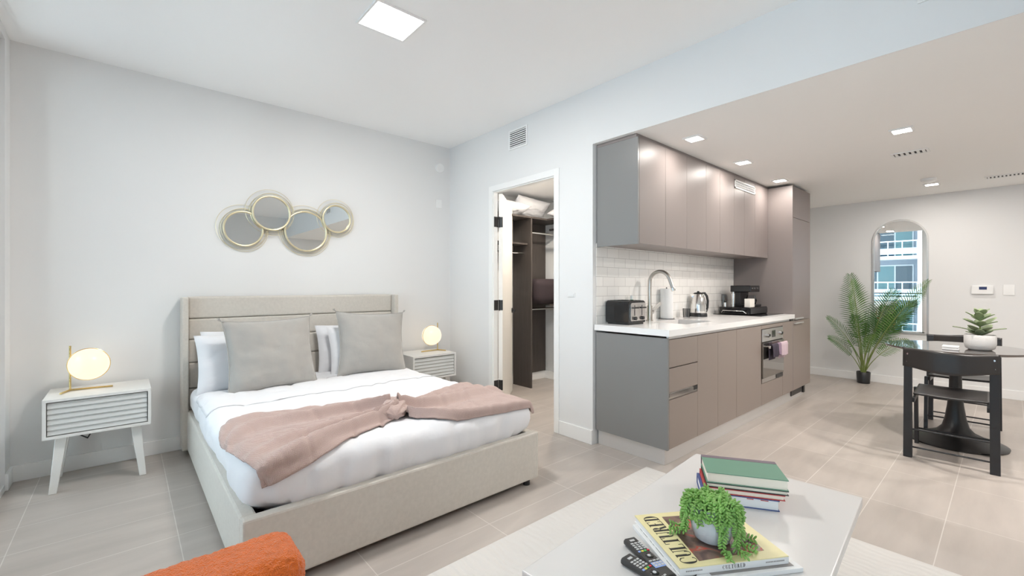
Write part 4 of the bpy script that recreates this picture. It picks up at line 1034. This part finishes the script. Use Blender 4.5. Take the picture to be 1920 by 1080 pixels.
for da, drop in ((-.62, .060), (.22, .17), (.55, .085), (-1.15, .10), (-1.5, .15), (-1.85, .12), (1.0, .13), (1.32, .17), (1.7, .14)):
    spec.append((camdir + da, drop, random.Random(int(da*100)).uniform(-.014, .014)))
for i, (a, drop, ln) in enumerate(spec): part('trailing_stem', strand(i, a, drop, ln, .015 + .02*(i % 2)), SUCC, su, world=False)
for i in range(8):
    rnd = random.Random(90+i); mb = MB(); a = i*.8; r = .012 + .028*(i % 3)/2
    for j in range(46):
        p = Vector((r*math.cos(a)+rnd.gauss(0, .010), r*math.sin(a)+rnd.gauss(0, .010), .102+rnd.uniform(0, .026)))
        d = Vector((rnd.gauss(0, 1), rnd.gauss(0, 1), abs(rnd.gauss(.6, .6)))).normalized()
        mb.sphere(p, (.0042, .0042, .0080), 7, 5, 0, d.to_track_quat('Z', 'Y').to_matrix())
    part('leaf_cluster', mb, SUCC, su, world=False)

# ============================================================ dining corner
TX, TY = 4.90, .28
dt = thing('dining_table', 'round dark glossy dining table on a black tulip pedestal', 'dining table', (TX, TY, 0))
part('table_top', MB().lathe([(0, .728), (.40, .728), (.425, .736), (.428, .742), (.424, .749), (0, .75)], TX, TY, 72), TTOP, dt)
part('pedestal', MB().lathe([(.285, .0005), (.29, .012), (.27, .022), (.19, .045), (.11, .085), (.078, .125), (.062, .19), (.048, .29), (.038, .42), (.036, .52), (.046, .63), (.062, .70), (.075, .7275)], TX, TY, 48), TBLK, dt)
def dining_chair(label, x, y, rz):
    """local: back at -x, seat towards +x, width along y"""
    t = thing('dining_chair', label, 'chair', (x, y, 0), rz, 'black dining chairs')
    hw = .212
    for s_ in (-1, 1):
        # back post: flat bar leaning slightly
        part('leg', MB().hexa([(-.02, s_*hw-.024, .0005), (.022, s_*hw-.024, .0005), (.022, s_*hw+.024, .0005), (-.02, s_*hw+.024, .0005)],
             [(-.032, s_*(hw-.004)-.022, .775), (-.008, s_*(hw-.004)-.022, .775), (-.008, s_*(hw-.004)+.022, .775), (-.032, s_*(hw-.004)+.022, .775)]), CHAIRB, t, world=False, bevel=.002)
        part('leg', MB().hexa([(.395, s_*(hw-.012)-.012, .0005), (.435, s_*(hw-.012)-.012, .0005), (.435, s_*(hw-.012)+.012, .0005), (.395, s_*(hw-.012)+.012, .0005)],
             [(.345, s_*(hw-.012)-.012, .445), (.385, s_*(hw-.012)-.012, .445), (.385, s_*(hw-.012)+.012, .445), (.345, s_*(hw-.012)+.012, .445)]), CHAIRB, t, world=False, bevel=.002)
        part('side_rail', MB().bar((-.01, s_*(hw-.030), .412), (.37, s_*(hw-.030), .428), .014, .03), CHAIRB, t, world=False)
    def bk(u, v):
        yy = -1 + 2*u; c = 1 - yy*yy
        xx = -.028 - .115*(c**1.3); zt = .782 - .012*math.sin(PI*2*u)*.5; zb = .655 - .020*(math.cos(yy*PI*1.0)*.5+.5) + .0*c
        return (xx - .012*(1-v), yy*(hw+.020), zb + (zt-zb)*v)
    part('backrest', MB().grid(bk, 40, 8), CHAIRP, t, world=False, solid=.014)
    for s_ in (-1, 1):
        for z in (.69, .745):
            part('bolt', MB().cyl((-.034, s_*(hw-.004), z), (-.056, s_*(hw-.004), z), .006, 10), CHROME, t, world=False)
    def seat(u, v):
        xx = .03 + .38*u; yy = (-1 + 2*v); d = math.exp(-((u-.45)**2*7 + yy*yy*2.2))
        return (xx, yy*(hw-.026), .452 + .012*u - .022*d - .02*max(0, u-.9)*5*.2)
    part('seat', MB().grid(seat, 24, 30), CHAIRP, t, world=False, solid=.014)
    for x_, z in ((.0, .075), (.01, .20), (.41, .12)):
        part('stretcher', MB().cyl((x_, -(hw-.02), z), (x_, hw-.02, z), .006, 8), CHAIRB, t, world=False)
    return t
dining_chair('black dining chair with curved backrest on the near side of the round table', 4.235, .272, R(1))
dining_chair('black dining chair on the far side of the round table, before the mirror', 5.575, .275, R(180))
# plant on the table
px, py = 4.80, .145
dp = thing('potted_sage_plant', 'grey-green broad-leaved plant in a cream textured pot on the dining table', 'potted plant', (px, py, .7505))
part('pot', MB().lathe([(0, 0), (.060, 0), (.078, .012), (.086, .045), (.086, .105), (.083, .112), (.079, .105), (.076, .09), (0, .09)], 0, 0, 40), CERW, dp, world=False)
part('soil', MB().lathe([(0, .098), (.078, .095)], 0, 0, 24), SOIL, dp, world=False)
def leaf_mb(base, d, L, Wd, droop=.2, fold=.15):
    mb = MB(); d = Vector(d).normalized(); s_ = d.cross(Vector((0,0,1))); s_ = s_.normalized() if s_.length > 1e-4 else Vector((1,0,0)); up = s_.cross(d)
    def fn(u, v):
        wv = Wd*(math.sin(PI*min(1, u*.93+.04))**.75)*(v-.5); c = Vector(base) + d*L*u - Vector((0,0,1))*droop*L*u*u
        return c + s_*wv + up*abs(v-.5)*Wd*fold
    mb.grid(fn, 8, 4); return mb
rnd = random.Random(4)
camv = Vector((-4.8, -.14, 0)).normalized(); side = Vector((-camv.y, camv.x, 0))
n = 0
for ring, (z0, el, L, cnt) in enumerate(((.11, 34, .10, 6), (.135, 26, .145, 6), (.18, 32, .13, 6), (.225, 38, .11, 5), (.26, 55, .085, 5))):
    for k in range(cnt):
        a = 2*PI*k/cnt + ring*.6; e = R(el + rnd.uniform(-8, 8)); d = (math.cos(a)*math.cos(e), math.sin(a)*math.cos(e), math.sin(e))
        part('leaf', leaf_mb((0, 0, z0 - .01), d, L*rnd.uniform(.85, 1.1), .052, .12), SAGE, dp, world=False, solid=.003)
part('stem', MB().tube([(0, 0, .09), (.004, 0, .17), (0, .003, .265)], [.006, .005, .003], 8), STEMG, dp, world=False)
for k, z in enumerate((.7505, .7660)):
    single('coaster', MB().box(4.60, 4.69, .245, .335, z, z+.013), [PAPERW], ('lower white coaster of the pair beside the cream pot' if k == 0 else 'upper white coaster of the pair beside the cream pot'), 'coaster', 'coasters', bevel=.002)

# palm
pm = thing('potted_palm', 'tall artificial palm in a small black pot between kitchen and mirror', 'potted plant', (7.03, 1.225, 0))
part('pot', MB().lathe([(0, .0005), (.058, .0005), (.066, .006), (.073, .14), (.068, .145), (.064, .14), (.060, .12), (0, .12)], 0, 0, 32), BLACK, pm, world=False)
part('soil', MB().lathe([(0, .128), (.063, .126)], 0, 0, 20), SOIL, pm, world=False)
def frond(base, d, L, H, droop, leafL, m, seed, nleaf=34, start=.38, twist=0):
    """rachis from base heading d (horizontal unit) rising H, total length param L outwards"""
    rnd = random.Random(seed); b = Vector(base); d = Vector((d[0], d[1], 0)); d = d.normalized()
    def pos(s): return b + d*L*(s**1.35) + Vector((0,0,1))*(H*s - droop*s*s*s)
    pts = [pos(i/24) for i in range(25)]
    mb = MB(); mb.tube(pts, [.0055*(1-.75*i/24) for i in range(25)], 6, 1)
    for i in range(nleaf):
        s = start + (1-start)*(i+.5)/nleaf
        p = pos(s); t = (pos(min(1, s+.01)) - pos(s-.01)).normalized()
        sdv = t.cross(Vector((0,0,1))); sdv = sdv.normalized() if sdv.length > .05 else Vector((-d.y, d.x, 0))
        sdv = (Matrix.Rotation(twist, 3, t) @ sdv)
        up = sdv.cross(t)
        f = (s-start)/(1-start); ll = leafL*(math.sin(PI*min(1, .12+.85*f))**.6)*rnd.uniform(.9, 1.05)
        for sg in (-1, 1):
            dd = (sdv*sg*(1-.35*f) + t*(.38+.75*f*f) + up*.14).normalized()
            wv = .0052; perp = dd.cross(up).normalized()
            A = p; B = p + dd*ll*.45; Cc = p + dd*ll*.8 - Vector((0,0,1))*ll*.06; D = p + dd*ll - Vector((0,0,1))*ll*.13
            mb.add([A-perp*.002, A+perp*.002, B-perp*wv*.9, B+up*.003, B+perp*wv*.9, Cc-perp*wv*.6, Cc+perp*wv*.6, D],
                   [(0, 1, 4, 3), (0, 3, 2), (2, 3, 5), (3, 4, 6), (3, 6, 5), (5, 6, 7)], 0, True)
    return part('frond', mb, [m, STEMG], pm, world=False)
# screen-right is roughly -y ; screen-left +y (away) ; palm stands close to the wall at +x
fr_spec = [
 ((0, 1.0, 0), .14, 1.28, .03, .24, LEAF, R(-82), .34, 46),
 ((-.25, .35, 0), .10, 1.20, .02, .21, LEAF2, R(-70), .36, 40),
 ((-.3, -1, 0), .62, 1.22, .06, .24, LEAF2, R(-20), .36, 46),
 ((.0, -1, 0), .30, 1.10, .06, .24, LEAF, R(-75), .38, 40),
 ((-.2, -1, 0), .46, .96, .05, .20, LEAF, R(-50), .42, 36),
 ((-.5, .9, 0), .40, .80, .10, .16, LEAF, R(-50), .42, 32),
 ((-.7, .9, 0), .37, .56, .12, .15, LEAF, R(-50), .42, 30),
 ((-.3, -1, 0), .44, .58, .12, .15, LEAF2, R(-50), .45, 28),
 ((-1, .15, 0), .26, .82, .08, .17, LEAF, 0, .40, 32),
 ((-1, -.5, 0), .34, .64, .12, .15, LEAF2, R(20), .42, 30),
 ((-.8, -.9, 0), .30, .95, .08, .18, LEAF, R(-30), .40, 34),
 ((-1, .8, 0), .16, 1.0, .04, .20, LEAF2, R(-60), .38, 36),
 ((-.6, -.2, 0), .16, .70, .06, .17, LEAF, R(-75), .40, 30),
 ((-.2, -1, 0), .36, .78, .08, .18, LEAF, R(-60), .42, 32),
 ((-.8, .5, 0), .20, .48, .08, .14, LEAF2, R(-40), .45, 26)]
for i, (d, L, H, dp_, ll, m, tw_, st_, nl) in enumerate(fr_spec):
    a = i*2.4; frond((.02*math.cos(a), .02*math.sin(a), .125), d, L, H, dp_, ll*.86, m, i, int(nl*.72), st_, tw_)
